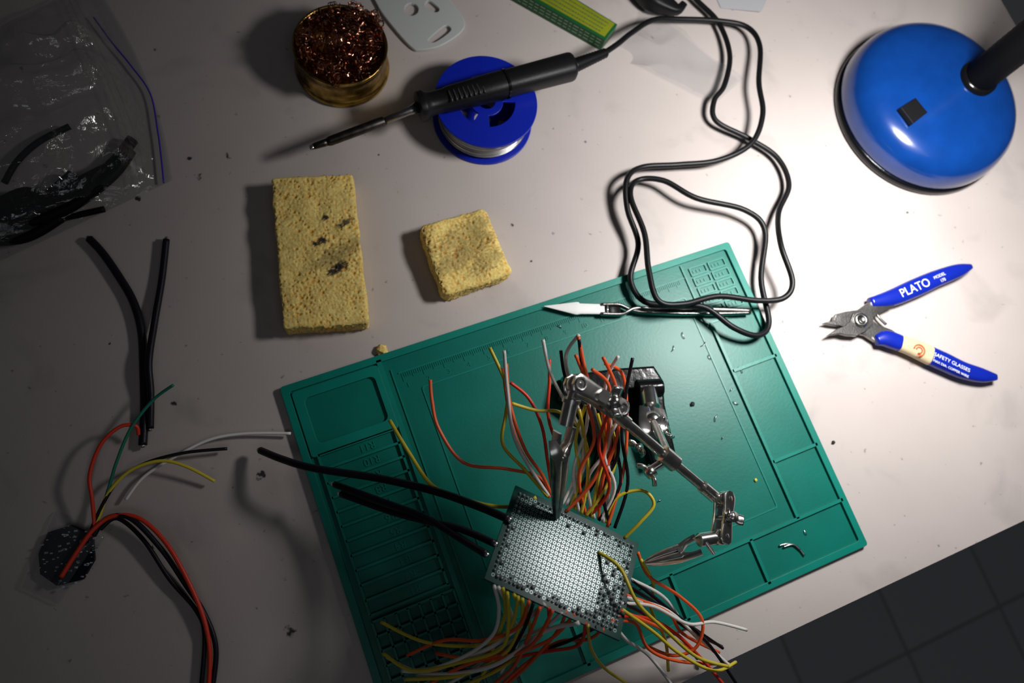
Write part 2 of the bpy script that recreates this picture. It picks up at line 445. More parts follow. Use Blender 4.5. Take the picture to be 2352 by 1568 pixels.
def sponge(corners_px, h, res, burns, label, rnd=.0025, sag=0, seed=0):
    C = [D(u, v, h) for u, v in corners_px]  # TL TR BR BL
    O = sum((V((c.x, c.y, 0)) for c in C), V()) / 4
    W = ((C[1] - C[0]).length + (C[2] - C[3]).length) / 2; H_ = ((C[3] - C[0]).length + (C[2] - C[1]).length) / 2
    nx, ny, nz_ = int(W / res), int(H_ / res), int(h / res)
    bm = bmesh.new(); lut = {}
    def vert(i, j, k):
        if (i, j, k) in lut: return lut[(i, j, k)]
        s, t, z = i / nx, j / ny, k / nz_
        x, y, zz = (s - .5) * W, (t - .5) * H_, (z - .5) * h
        q = V((x, y, zz)); hx = V((W / 2 - rnd, H_ / 2 - rnd, h / 2 - rnd * .6))
        inner = V((max(-hx.x, min(hx.x, x)), max(-hx.y, min(hx.y, y)), max(-hx.z, min(hx.z, zz))))
        d = q - inner
        nrm = d.normalized() if d.length > 1e-9 else V((0, 0, 1))
        if d.length > 1e-9:
            mx = max(abs(d.x) / rnd, abs(d.y) / rnd, abs(d.z) / (rnd * .6)); q = inner + V((nrm.x * rnd, nrm.y * rnd, nrm.z * rnd * .6)) * min(1, mx)
        s2, t2 = q.x / W + .5, q.y / H_ + .5
        base = C[0].lerp(C[1], s2).lerp(C[3].lerp(C[2], s2), t2)
        w = V((base.x, base.y, q.z + h / 2))
        lat = noise.noise(V((w.x * 90, w.y * 90, seed + w.z * 60))) * .0012
        pq = V((w.x, w.y, w.z + seed))
        ca, sa_ = math.cos(.6), math.sin(.6)
        pr = V((pq.x * ca + pq.y * sa_, -pq.x * sa_ + pq.y * ca, pq.z))
        pit = 0
        for sc, th, am in ((230, .33, 1), (380, .38, .9), (640, .38, .5)):
            dd = noise.voronoi(V((pr.x * sc * .75, pr.y * sc * 1.2, pr.z * sc)))[0]
            a = max(0, 1 - dd[0] / (th * (.75 + .7 * noise.noise(V((pq.x * 60, pq.y * 60, sc))))))
            pit = max(pit, min(1, a * 2.2) * am)
        on = min(1, max(0, (w.z) / .003))
        w -= nrm * (pit * .0012) * on
        w += nrm * (lat + noise.noise(pq * 700) * .0004) * on
        w.z += sag * math.sin(s2 * 7 + t2 * 3) * (w.z / h) * .6
        vv = bm.verts.new(w - O); lut[(i, j, k)] = vv
        burn = 0
        for bu, bv, ru, rv, st in burns:
            bp = D(bu, bv, h); e = V((w.x - bp.x, w.y - bp.y, 0))
            ang = math.radians(35); ex = e.x * math.cos(ang) + e.y * math.sin(ang); ey = -e.x * math.sin(ang) + e.y * math.cos(ang)
            q2 = (ex / ru) ** 2 + (ey / rv) ** 2
            burn = max(burn, st * max(0, min(1, 1.6 - q2 * 1.3 + 1.9 * noise.noise(V((ex * 300, ey * 900, 3))))) if q2 < 2.2 else 0)
        vals[vv] = (pit, burn)
        return vv
    vals = {}
    def quad(a, b, c, d): 
        try: bm.faces.new((a, b, c, d))
        except ValueError: pass
    for i in range(nx):
        for j in range(ny):
            for k in (0, nz_): quad(vert(i, j, k), vert(i + 1, j, k), vert(i + 1, j + 1, k), vert(i, j + 1, k))
    for i in range(nx):
        for k in range(nz_):
            for j in (0, ny): quad(vert(i, j, k), vert(i + 1, j, k), vert(i + 1, j, k + 1), vert(i, j, k + 1))
    for j in range(ny):
        for k in range(nz_):
            for i in (0, nx): quad(vert(i, j, k), vert(i, j + 1, k), vert(i, j + 1, k + 1), vert(i, j, k + 1))
    bmesh.ops.recalc_face_normals(bm, faces=bm.faces)
    bm.verts.index_update()
    me = bpy.data.meshes.new("sponge"); pv = [vals[v] for v in bm.verts]; bm.to_mesh(me); bm.free()
    a = me.attributes.new("pit", 'FLOAT', 'POINT'); b = me.attributes.new("burn", 'FLOAT', 'POINT')
    a.data.foreach_set("value", [p[0] for p in pv]); b.data.foreach_set("value", [p[1] for p in pv])
    for p in me.polygons: p.use_smooth = True
    ob = bpy.data.objects.new("sponge", me); COL.objects.link(ob); ob.location = O; me.materials.append(M['sponge'])
    ob["label"] = label; ob["category"] = "sponge"
    return ob
sponge([(622, 408), (810, 398), (848, 740), (650, 754)], .017, .00062,
       [(745, 500, .003, .002, 1), (790, 512, .007, .0022, .9), (738, 553, .004, .0025, 1), (722, 560, .002, .002, 1), (775, 585, .014, .008, .5), (775, 615, .008, .0035, 1), (815, 555, .005, .006, .4), (760, 625, .004, .002, 1), (740, 600, .010, .004, .35)],
       "long yellow cellulose sponge with black burn marks")
sponge([(960, 520), (1112, 474), (1180, 625), (1020, 680)], .016, .00062,
       [(1060, 540, .026, .008, .4), (1075, 575, .026, .008, .45), (1045, 600, .016, .007, .4), (1120, 600, .016, .007, .4), (1090, 525, .014, .005, .35)],
       "small squarish yellow sponge with rounded corners and grey scorching", rnd=.005, sag=.002, seed=5)

# ================================================================ BRASS TIN WITH COPPER WOOL
cb = D(787, 156); 
T = Thing("tip_cleaner", "round brass tin stuffed with curly copper wool", "tip cleaner", cb)
R = .0345; Ht = .029; kz = Ht / .037
prof = [(.001, 0), (R * .97, 0), (R * 1.02, .0015), (R * 1.03, .004), (R * 1.0, .0065), (R * .95, .0085), (R * .97, .011), (R * .94, .014), (R * .925, .020),
        (R * .935, .026), (R * .97, .0285), (R * .95, .0305), (R * .99, .0325), (R * 1.0, .036), (R * .99, .037), (R * .95, .037), (R * .93, .035), (R * .9, .006), (.001, .005)]
prof = [(r_, z_ * kz) for r_, z_ in prof]
v, f = lathe(prof, cb); add("tin_body", v, f, M['brass'], T)
parts = []
for i in range(300):
    a = random.uniform(0, 6.283); rr = (R * .84) * math.sqrt(random.random())
    zt = Ht + .014 * (1 - (rr / R) ** 2)
    p = cb + V((rr * math.cos(a), rr * math.sin(a), random.uniform(Ht * .6, zt)))
    d = V((random.gauss(0, 1), random.gauss(0, 1), random.gauss(0, .5))).normalized()
    s1_ = d.orthogonal().normalized(); s2_ = d.cross(s1_)
    cr = random.uniform(.0014, .0034); ph = random.uniform(0, 6); turns = random.randint(2, 4); st = random.uniform(.002, .005)
    pts = []
    for k in range(turns * 9):
        an = ph + k * 2 * math.pi / 9
        q = p + d * (st * k / 9) + s1_ * (cr * math.cos(an)) + s2_ * (cr * math.sin(an))
        e = q - cb; rad = math.hypot(e.x, e.y)
        if rad > R * .9: e.x *= R * .9 / rad; e.y *= R * .9 / rad; q = cb + e
        pts.append(q)
    parts.append(sweep(pts, .00048, .00018, seg=4, sub=1))
for (u, v_, dx) in ((690, 80, -1), (698, 62, -1), (765, 180, 0), (770, 188, 0), (825, 15, .3), (810, 10, 0), (862, 30, 1), (872, 50, 1), (868, 70, 1)):
    p = D(u, v_, Ht + .003)
    for q_ in range(4):
        pts = [p + V((.003 * math.cos(k * .7 + q_) + random.uniform(-.0005, .0005), .003 * math.sin(k * .7 + q_), random.uniform(-.002, .002) - .0003 * k)) for k in range(14)]
        parts.append(sweep(pts, .0004, .0002, seg=4, sub=1))
v, f = join(*parts); o = add("copper_wool", v, f, M['copper'], T, smooth=False); o["kind"] = "stuff"

# ================================================================ SOLDER SPOOL
cs = D(1108, 276); 
T = Thing("solder_spool", "blue plastic spool wound with solder wire", "spool", cs)
RS = .0385; SH = .027
def flange(z0, z1):
    seg = 72; rings = [.0065, .0125, .0215, RS - .0015, RS]
    vs, fs = [], []
    idx = {}
    def vv(i, k, top):
        key = (i, k % seg, top)
        if key not in idx:
            a = 2 * math.pi * (k % seg) / seg; r = rings[i]
            zz = (z1 if top else z0)
            idx[key] = len(vs); vs.append(V((cs.x + r * math.cos(a), cs.y + r * math.sin(a), zz)))
        return idx[key]
    def solid(i, k):
        if i < 0 or i >= len(rings) - 1: return False
        if i == 1: return (k % 24) < 7
        return True
    for i in range(len(rings) - 1):
        for k in range(seg):
            k %= seg
            if not solid(i, k): continue
            fs.append((vv(i, k, 1), vv(i + 1, k, 1), vv(i + 1, k + 1, 1), vv(i, k + 1, 1)))
            fs.append((vv(i, k, 0), vv(i, k + 1, 0), vv(i + 1, k + 1, 0), vv(i + 1, k, 0)))
            if not solid(i - 1, k): fs.append((vv(i, k, 0), vv(i, k, 1), vv(i, k + 1, 1), vv(i, k + 1, 0)))
            if not solid(i + 1, k): fs.append((vv(i + 1, k, 0), vv(i + 1, k + 1, 0), vv(i + 1, k + 1, 1), vv(i + 1, k, 1)))
            if not solid(i, (k - 1) % seg): fs.append((vv(i, k, 0), vv(i + 1, k, 0), vv(i + 1, k, 1), vv(i, k, 1)))
            if not solid(i, (k + 1) % seg): fs.append((vv(i, k + 1, 0), vv(i, k + 1, 1), vv(i + 1, k + 1, 1), vv(i + 1, k + 1, 0)))
    return vs, fs
v, f = flange(SH - .002, SH); add("flange", v, f, M['bluespool'], T, smooth='angle', bevel=.0004)
v, f = flange(cs.z, cs.z + .002); add("flange", v, f, M['bluespool'], T, smooth='angle', bevel=.0004)
def ringtube(r0, r1, z0, z1):
    q = lathe([(r0, z0), (r1, z0), (r1, z1), (r0, z1), (r0, z0)], cs)
    return q[0], q[1][:-2]
v, f = ringtube(.0225, .0240, .002, SH - .002); add("hub", v, f, M['bluespool'], T)
pts = []
nt_ = 16
for i in range(nt_ * 40):
    a = i / 40 * 2 * math.pi; z = .0028 + (SH - .0056) * (i / (nt_ * 40)); rr = .0335 + .0006 * math.sin(i * .013) + .0004 * math.sin(i * .11)
    pts.append(V((cs.x + rr * math.cos(a), cs.y + rr * math.sin(a), z)))
v, f = join(sweep(pts, .00075, seg=6, sub=1), ringtube(.024, .0332, .0022, SH - .0022)); add("solder_wire", v, f, mat("solder_wire_metal", (.5, .5, .5), .3, 1, var=.3), T)

# ================================================================ SOLDERING IRON
T = Thing("soldering_iron", "black soldering iron with ribbed grip lying on a spool, cord coiled", "soldering iron", D(1120, 225, 0))
hI = .0375
def I(u, v, h=hI): return D(u, v, h)
a_, b_ = I(972, 243), I(1316, 152)
ax = (b_ - a_).normalized()
LH = (b_ - a_).length
def bodyof(stations, seg=28, sq=2.0, flat=1.0):
    return sweep([a_ + ax * s for s, r in stations], [r for s, r in stations], [r * flat for s, r in stations], seg=seg, sub=1, sq=sq)
v, f = bodyof([(-.004, .0065), (-.0035, .0102), (.0, .0106), (.0015, .0100), (.003, .0088), (.007, .0078), (.016, .0078), (.02, .0086), (.04, .0092), (.045, .0096), (LH * .5, .0098), (LH * .55, .0094), (LH - .003, .0100), (LH - .001, .0095), (LH, .0085)], sq=2.6)
add("handle", v, f, M['black'], T, smooth='angle')
ribs = []
side = V((0, 0, 1)).cross(ax).normalized()
upd = (V((0, -.35, 1)) - ax * ax.dot(V((0, -.35, 1)))).normalized()
for i in range(8):
    c = a_ + ax * (.019 + i * .0036) + upd * .0088
    ribs.append(sweep([c - side * .0045, c, c + side * .0045], [.0008] * 3, [.0009, .0011, .0009], seg=8, sub=2))
v, f = join(*ribs); add("grip_ribs", v, f, mat("worn_grey_plastic", (.03, .03, .032), .5), T)
v, f = bodyof([(LH * .53, .0102), (LH * .545, .0102)], sq=2.6); add("collar", v, f, M['blackgloss'], T, smooth='angle')
tA, tB, tC, tD_ = I(960, 247), I(885, 277, hI - .002), I(752, 326, hI - .008), I(711, 339, hI - .010)
v, f = sweep([tA, tA.lerp(tB, .3), tB], [.0045, .0028, .0025], seg=20, sub=1); add("barrel", v, f, M['steel'], T)
v, f = sweep([tB, tB.lerp(tC, .03), tB.lerp(tC, .95), tC], [.0027, .0036, .0034, .0029], seg=20, sub=1); add("heater_sleeve", v, f, M['darksteel'], T)
v, f = sweep([tC, tC.lerp(tD_, .3), tC.lerp(tD_, .65), tD_], [.0026, .0025, .0024, .0018], [.0026, .0025, .0019, .0004], seg=20, sub=1); add("chisel_tip", v, f, M['darksteel'], T)
v, f = sweep([tC.lerp(tD_, .78) + V((0, 0, .0003)), tD_ + V((0, 0, .0003))], [.0019, .0018], [.0013, .0005], seg=16, sub=1); add("tinned_tip", v, f, M['solder'], T)
q0, q1 = b_, I(1392, 121, .033)
st = []
for i in range(25):
    t = i / 24; st.append((q0.lerp(q1, t), (.0056 - .0018 * t) * (1.0 if i % 2 else .82)))
v, f = sweep([p for p, r in st], [r for p, r in st], seg=16, sub=1); add("strain_relief", v, f, M['rubber'], T)
cord = [(1388, 122), (1420, 100), (1450, 76), (1500, 46), (1560, 44), (1650, 48), (1715, 62), (1745, 105), (1743, 190), (1752, 262), (1725, 330), (1650, 368), (1560, 378), (1475, 384), (1440, 412),
        (1441, 480), (1466, 560), (1448, 640), (1480, 692), (1550, 700), (1620, 706), (1685, 752), (1740, 770), (1766, 740), (1748, 640), (1757, 530), (1710, 482), (1600, 455), (1525, 415), (1465, 414),
        (1448, 450), (1480, 535), (1490, 620), (1512, 690), (1570, 698), (1650, 680), (1740, 690), (1800, 684), (1820, 645), (1793, 560), (1788, 490), (1812, 425), (1785, 362), (1720, 318), (1645, 278),
        (1640, 232), (1664, 195), (1676, 125), (1650, 52), (1600, 0), (1570, -40)]
ch = []
for i, (u, v_) in enumerate(cord):
    if i < 4: h = [.033, .029, .024, .018][i]
    elif i < 14: h = .014 + .004 * math.sin(i * .9)
    elif i < 30: h = .013 + .003 * math.sin(i)
    elif i < 40: h = .020 + .003 * math.sin(i)
    else: h = .009 + .002 * math.sin(i)
    ch.append((u, v_, h))
v, f = sweep(px3(ch), .0022, seg=10, sub=8); add("cord", v, f, M['cord'], T)

# ================================================================ DESK LAMP
cl = D(2103, 264)
T = Thing("desk_lamp", "round blue enamel lamp base with black gooseneck and push switch", "desk lamp", cl)
RL = .0745
v, f = lathe([(.001, 0), (RL * 1.0, 0), (RL * 1.02, .002), (RL * 1.02, .006), (RL * .99, .008), (.001, .008)], cl, 96); add("base_ring", v, f, M['blackgloss'], T)
v, f = lathe([(RL * .985, .0075), (RL * 1.0, .009), (RL * 1.005, .012), (RL * .995, .020), (RL * .965, .027), (RL * .91, .0325), (RL * .83, .0365), (RL * .70, .0395), (RL * .5, .0415), (RL * .25, .0425), (.001, .043)], cl, 96)
add("lamp_base", v, f, M['blue'], T)
sq_ = [D(u, v_, .042) for u, v_ in ((2067, 251), (2099, 230), (2124, 261), (2093, 285))]
v, f = plate([sq_], .0395, .0445, .0006); add("switch", v, f, M['black'], T, smooth=False)
nk = D(2240, 186, .040)
headc = D(1928, 560, 0); headc.z = .34
neck = [nk, nk + V((0, 0, .05)), nk + V((.004, 0, .13)), nk + V((.02, -.004, .25)), nk + V((.02, -.01, .36)), nk.lerp(headc, .4) + V((0, 0, .30)), nk.lerp(headc, .85) + V((0, 0, .13)), headc + V((0, 0, .055))]
dat = catmull([tuple(p) for p in neck], 26)
pr = [.0135 * (1 if i % 2 else .95) for i in range(len(dat))]
v, f = sweep([V(d) for d in dat], pr, seg=20, sub=1); add("gooseneck", v, f, M['neck'], T)
v, f = lathe([(.0155, -.001), (.0155, .006), (.012, .008)], V((nk.x, nk.y, .0395))); add("neck_collar", v, f, M['blackgloss'], T)
sh_prof = [(.018, .066), (.03, .060), (.052, .035), (.068, -.004), (.066, -.004), (.050, .033), (.028, .058), (.001, .058)]
v, f = lathe(sh_prof, headc, 48); add("lamp_shade", v, f, M['blue'], T)
mb = bpy.data.materials.new("glowing_bulb"); nt, N, L, P = nodes(mb); P.inputs["Emission Color"].default_value = (1, .95, .9, 1); P.inputs["Emission Strength"].default_value = 8
v, f = ball(headc + V((0, 0, .030)), .017); add("bulb", v, f, mb, T)

# ================================================================ SIDE CUTTERS
T = Thing("side_cutters", "steel flush cutters with open blue vinyl handles, lying open", "pliers", D(1975, 738))
hz = .007
def S(u, v, h=hz): return D(u, v, h)
v, f = sweep([S(1998, 695), S(2045, 685), (S(2100, 662)), S(2150, 640), S(2200, 622), S(2230, 612)], [.0040, .0066, .0074, .0068, .0056, .0022], [.0034, .0050, .0054, .0052, .0044, .0018], seg=20, sub=6, up=(0, 0, 1), sq=2.5)
add("handle", v, f, M['bluegrip'], T)
v, f = sweep([S(2012, 782), S(2035, 778), S(2066, 788)], [.0038, .0066, .0066], [.0035, .0048, .0048], seg=20, sub=6, up=(0, 0, 1), sq=2.5)
add("grip_end", v, f, M['bluegrip'], T)
v, f = sweep([S(2064, 787), S(2100, 800), S(2138, 818)], [.0062, .0072, .0076], [.0046, .0048, .0048], seg=20, sub=6, up=(0, 0, 1), sq=2.5)
add("grip_label", v, f, M['beige'], T)
v, f = sweep([S(2136, 817), S(2170, 832), S(2210, 850), S(2255, 862), S(2288, 866)], [.0076, .0076, .0070, .0058, .0026], [.0049, .0049, .0046, .004, .0018], seg=20, sub=6, up=(0, 0, 1), sq=2.5)
add("handle", v, f, M['bluegrip'], T)
v, f = plate([[S(u, v_) for u, v_ in ((1952, 738), (1958, 722), (1975, 710), (1992, 697), (2030, 690), (2050, 704), (2024, 716), (2003, 728), (2000, 746), (1984, 762), (1965, 771), (1944, 770), (1928, 766), (1904, 769), (1922, 757), (1940, 750))]], .0055, .009, .0005)
add("jaw", v, f, M['jaw'], T, smooth=False)
v, f = plate([[S(u, v_) for u, v_ in ((1898, 741), (1916, 736), (1922, 722), (1945, 716), (1975, 712), (1998, 730), (2015, 744), (2050, 758), (2070, 772), (2060, 795), (2025, 790), (1990, 768), (1965, 762), (1950, 750), (1930, 746), (1912, 744))]], .003, .0065, .0005)
add("jaw", v, f, M['jaw'], T, smooth=False)
c = S(1973, 737); v, f = lathe([(.0058, .0), (.0058, .0012), (.0048, .002), (.0028, .0022), (.0026, .0016), (.0005, .0016)], V((c.x, c.y, .009))); add("pivot", v, f, M['chrome'], T)
v, f = sweep([S(2008, 705, .005), S(2018, 728, .005), S(2035, 745, .005)], [.0012] * 3, seg=8, sub=5); add("spring", v, f, M['chrome'], T)
dU = S(2140, 640) - S(2070, 670); dLr = S(2230, 860) - S(2150, 822)
text("PLATO", S(2102, 661, .0127), dU, .0095, T, M['print'])
text("MODEL", S(2158, 633, .0125), dU, .0035, T, M['print'])
text("170", S(2166, 643, .0125), dU, .0035, T, M['print'])
text("SAFETY GLASSES", S(2187, 832, .0122), dLr, .0042, T, M['print'])
text("MAX DIA. COPPER WIRE", S(2184, 846, .0120), dLr, .0028, T, M['print'])
lg = []
for r_ in (.0024, .0044):
    cc = S(2112, 804, .0122)
    pts = [cc + V((r_ * math.cos(a), r_ * math.sin(a), 0)) for a in [math.radians(x) for x in range(-120, 161, 20)]]
    lg.append(sweep(pts, .0006, .0003, seg=6, sub=1))
v, f = join(*lg); add("logo", v, f, M['orangeprint'], T)

# ================================================================ TWEEZERS
T = Thing("tweezers", "cross-locking steel tweezers with white ceramic tips on green mat", "tweezers", D(1480, 712))
hw = .007
UPZ = (0, 0, 1)
v, f = sweep([D(1250, 703, hw), D(1322, 708, hw), D(1328, 708, hw), D(1332, 709, hw), D(1388, 710, hw)], [.0002, .0048, .0048, .0040, .0038], [.0003, .0010, .0010, .0010, .0010], seg=12, sub=1, up=UPZ, sq=3.5); add("ceramic_tip", v, f, M['ceramic'], T, smooth='angle')
v, f = sweep([D(1252, 704, hw - .0022), D(1322, 710, hw - .0022), D(1328, 710, hw - .0022), D(1332, 711, hw - .0022), D(1388, 712, hw - .0022)], [.0002, .0045, .0045, .0037, .0035], [.0003, .0010, .0010, .0010, .0010], seg=12, sub=1, up=UPZ, sq=3.5); add("ceramic_tip", v, f, M['ceramic'], T, smooth='angle')
v, f = sweep([D(1380, 700, hw), D(1418, 700, hw), D(1436, 706, hw), D(1452, 713, hw), D(1480, 718, hw), D(1560, 721, hw), D(1660, 721, hw), D(1722, 719, hw)], [.0012] * 8, [.0022, .0024, .002, .002, .0026, .003, .0028, .0022], seg=10, sub=6, up=UPZ, sq=4); add("arm", v, f, M['jaw'], T)
v, f = sweep([D(1380, 721, hw), D(1425, 722, hw), D(1440, 716, hw + .001), D(1455, 709, hw + .001), D(1480, 708, hw), D(1560, 710, hw), D(1660, 712, hw), D(1722, 714, hw)], [.0012] * 8, [.0022, .0024, .002, .002, .0026, .003, .0028, .0022], seg=10, sub=6, up=UPZ, sq=4); add("arm", v, f, M['steel'], T)
v, f = sweep([D(1384, 711, hw), D(1425, 712, hw)], [.0032, .0027], [.0006, .0006], seg=10, sub=1, up=UPZ, sq=4); add("dark_gap_strip", v, f, M['black'], T)  # black strip put in as the shade of the gap between the arms
v, f = cyl(D(1395, 699, hw), D(1395, 722, hw), .001); add("rivet", v, f, M['chrome'], T)

# ================================================================ LOOSE BLACK CABLES
def loose_cable(pts, r, label):
    O = pts[len(pts) // 2].copy(); O.z = 0
    T = Thing("cable_piece", label, "cable", O, "cut black cable pieces")
    v, f = sweep(pts, r, seg=12, sub=8); add("insulation", v, f, M['tubeblk'], T)
    for a, b in ((pts[0], pts[1]), (pts[-1], pts[-2])):
        d = (a - b).normalized(); v, f = sweep([a - d * .001, a + d * .0018], [r * .72, r * .5], seg=10, sub=1); add("tinned_end", v, f, M['solder'], T)
loose_cable(px([(205, 548), (235, 580), (270, 630), (305, 690), (325, 760), (330, 850), (332, 940), (328, 1022)], .0032), .0027, "curved length of thick black cable with tinned ends")
loose_cable(px3([(382, 550, .004), (372, 640, .004), (355, 740, .006), (342, 830, .0088), (346, 900, .007), (345, 984, .004)]), .0023, "straighter thin black cable crossing another cable")

# ================================================================ SMALL MODULE WITH WIRES
cm = D(150, 1275)
T = Thing("speed_controller", "small black circuit module in clear heat shrink with coloured wires", "electronic module", cm)
octo = [(88, 1270), (110, 1222), (165, 1205), (212, 1225), (216, 1285), (190, 1330), (130, 1345), (92, 1318)]
v, f = plate([px(octo, .004)], .001, .004); add("circuit_board", v, f, mat("dark_blue_circuit_board", (.003, .005, .016), .5, spec=.2), T, smooth=False)
parts = []
c6 = D(152, 1275, .0045)
for i in range(80):
    a = random.uniform(0, 6.28); r_ = .0185 * math.sqrt(random.random()); p = c6 + V((r_ * math.cos(a), r_ * math.sin(a), 0))
    s_ = random.uniform(.0004, .0012)
    parts.append(boxstrip(p, p + V((s_ * 1.6, s_ * random.uniform(-.4, .4), 0)), s_, .004, .0048))
v, f = join(*parts); o = add("components", v, f, mat("soldered_component_pads", (.8, .84, 1), .5, .1, dark=(.02, .03, .05), vscale=300), T, smooth=False); o["kind"] = "stuff"
def sheet(quad, hf, n=40, jitter=0):
    vs = []; fs = []
    for j in range(n + 1):
        for i in range(n + 1):
            s, t = i / n, j / n
            u = (quad[0][0] * (1 - s) + quad[1][0] * s) * (1 - t) + (quad[3][0] * (1 - s) + quad[2][0] * s) * t
            v_ = (quad[0][1] * (1 - s) + quad[1][1] * s) * (1 - t) + (quad[3][1] * (1 - s) + quad[2][1] * s) * t
            p = D(u, v_, 0); p.z = hf(s, t, p); vs.append(p)
    for j in range(n):
        for i in range(n): a = j * (n + 1) + i; fs.append((a, a + 1, a + n + 2, a + n + 1))
    return vs, fs
def hf(s, t, p):
    e = min(s, 1 - s, t, 1 - t); return .001 + .0060 * min(1, e * 5) ** .6 + .0006 * noise.noise(V((p.x * 200, p.y * 200, 0))) * min(1, e * 8)
v, f = sheet([(130, 1172), (245, 1232), (135, 1388), (52, 1350)], hf); add("clear_sleeve", v, f, M['shrink'], T)
def mw(col, pts, h=.003, r=.0011, nm="wire"):
    hs = h if isinstance(h, (list, tuple)) else [h] * len(pts)
    v, f = sweep([D(u, v_, hh) for (u, v_), hh in zip(pts, hs)], r, seg=8, sub=8)
    return add(nm, v, f, M[col], T, label=None)
mw('red', [(190, 1245), (215, 1215), (212, 1150), (206, 1090), (232, 1020), (275, 980), (312, 978), (318, 998)], [.008, .008, .012, .014, .014, .014, .012, .009], .0012)
mw('greenw', [(195, 1240), (225, 1190), (250, 1120), (268, 1060), (300, 985), (350, 920), (398, 884)], [.008, .008, .01, .012, .014, .015, .02], .001)
mw('yellow', [(200, 1240), (228, 1185), (250, 1130), (300, 1080), (370, 1058), (430, 1072), (493, 1105)], [.008, .008, .01, .012, .012, .01, .006])
mw('tubeblk', [(200, 1245), (225, 1180), (270, 1105), (330, 1065), (420, 1040), (522, 1030)], [.008, .009, .01, .009, .008, .006], .0011)
mw('white', [(288, 1148), (330, 1095), (400, 1050), (480, 1010), (560, 996), (668, 995)], [.004, .005, .006, .005, .004, .005], .0010)
mw('red', [(140, 1325), (175, 1270), (215, 1215), (260, 1185), (320, 1190), (380, 1245), (430, 1330), (468, 1420), (482, 1500), (478, 1600)], [.009, .010, .010, .01, .01, .009, .008, .006, .005, .005], .0014)
mw('tubeblk', [(215, 1230), (245, 1190), (300, 1190), (370, 1260), (425, 1340), (470, 1410), (496, 1490), (485, 1600)], [.008, .009, .010, .007, .004, .004, .004, .004], .0016)
mw('tubeblk', [(230, 1215), (270, 1190), (330, 1240), (390, 1330), (450, 1400), (470, 1460), (460, 1600)], [.007, .006, .006, .004, .003, .004, .004], .0014)

# ================================================================ ZIP BAG
T = Thing("zip_bag", "crumpled clear zip bag holding black cable pieces", "plastic bag", D(150, 300))
Lp = [(-80, 120), (-80, 250), (-80, 400), (-80, 520), (-80, 640)]
Rp = [(218, -40), (300, 100), (345, 205), (378, 310), (397, 416)]
n = 170
Lq = catmull(Lp, n // 4); Rq = catmull(Rp, n // 4); rows = min(len(Lq), len(Rq))
vs, fs = [], []
for j in range(rows):
    for i in range(n + 1):
        s = i / n; t = j / (rows - 1)
        u = Lq[j][0] * (1 - s) + Rq[j][0] * s; v_ = Lq[j][1] * (1 - s) + Rq[j][1] * s
        p = D(u, v_, 0)
        e = min(1, 4 * min(1 - s, t + .02, 1 - t))
        e2 = 1 if s < .82 else max(.12, 1 - (s - .82) * 8)
        q = V((p.x * 14, p.y * 14, 2))
        w1 = 1 - abs(noise.noise(q + V((noise.noise(q * .7), noise.noise(q * .9 + V((3, 3, 3))), 0)) * 1.5)) * 2.2
        w2 = 1 - abs(noise.noise(V((p.x * 45, p.y * 38, 5)))) * 2
        w3 = 1 - abs(noise.noise(V((p.x * 26 + p.y * 12, p.y * 20 - p.x * 9, 11)))) * 2
        p.z = .0012 + e * e2 * (.016 + .014 * w1 + .006 * w2 + .007 * w3)
        vs.append(p)
for j in range(rows - 1):
    for i in range(n): a = j * (n + 1) + i; fs.append((a, a + 1, a + n + 2, a + n + 1))
add("bag_film", vs, fs, M['bag'], T)
v, f = sweep(px([(215, 40), (255, 95), (300, 150), (345, 215), (362, 300), (370, 360), (376, 420)], .004), .0006, seg=6); add("zip_line", v, f, M['violet'], T)
v, f = join(sweep(px([(150, -20), (200, 90), (255, 210), (300, 330), (325, 430)], .008), .0005, seg=6), sweep(px([(165, -20), (215, 85), (270, 205), (315, 325), (338, 425)], .007), .0005, seg=6))
add("zip_track", v, f, M['shrink'], T)
for pts, r_ in (([(-40, 500), (60, 490), (160, 440), (250, 385), (305, 320)], .0042), ([(-40, 530), (70, 510), (170, 470), (260, 400), (300, 345)], .0040), ([(-40, 470), (80, 480), (180, 420), (280, 370)], .0038),
                ([(10, 420), (40, 370), (90, 325), (160, 290)], .0022), ([(60, 520), (150, 500), (240, 480)], .0022), ([(-40, 440), (20, 470), (100, 455), (170, 400)], .0040), ([(-40, 555), (60, 545), (140, 500)], .0036), ([(-30, 480), (60, 440), (120, 470), (200, 450)], .0034)):
    O = D(*pts[len(pts) // 2])
    TT = Thing("cable_piece", "thick black cable piece inside clear bag", "cable", O, "black cable pieces in the clear bag")
    v, f = sweep(px(pts, .005 + random.uniform(0, .006)), r_, seg=12, sub=6); add("insulation", v, f, M['neck'], TT)

# clear sleeve near cord
def hf2(s, t, p):
    return .002 + .005 * (1 - abs(noise.noise(V((p.x * 30, p.y * 30, 9)))) * 2)
v, f = sheet([(1395, 118), (1490, 20), (1700, 190), (1640, 245)], hf2, 60)
o = add("plastic_sleeve", v, f, M['shrink'], O=D(1520, 140), label="flat clear plastic sleeve lying under the cord", category="plastic sleeve")

# ================================================================ WHITE PLASTIC HANGER
outer = [(905, 62), (945, 106), (965, 113), (1010, 104), (1058, 72), (1064, 45), (1035, 5), (1000, -40), (860, -40), (868, 10)]
O = D(960, 40)
h1 = [(982, 92), (1000, 98), (1036, 72), (1030, 58), (1015, 62)]
h2 = [(945 + 18 * math.cos(a), 22 + 16 * math.sin(a)) for a in [k * .5236 for k in range(12)]]
h3 = [(975, 15), (1000, 30), (1010, 20), (985, 0)]
v, f = plate([smoothloop(px(outer, .003)), smoothloop(px(h1, .003)), px(h2, .003), smoothloop(px(h3, .003))], .0005, .0035, .0007)
add("bracket", v, f, M['whiteplastic'], O=O, label="white plastic hanging bracket with cut-out slots", category="bracket", smooth=False)

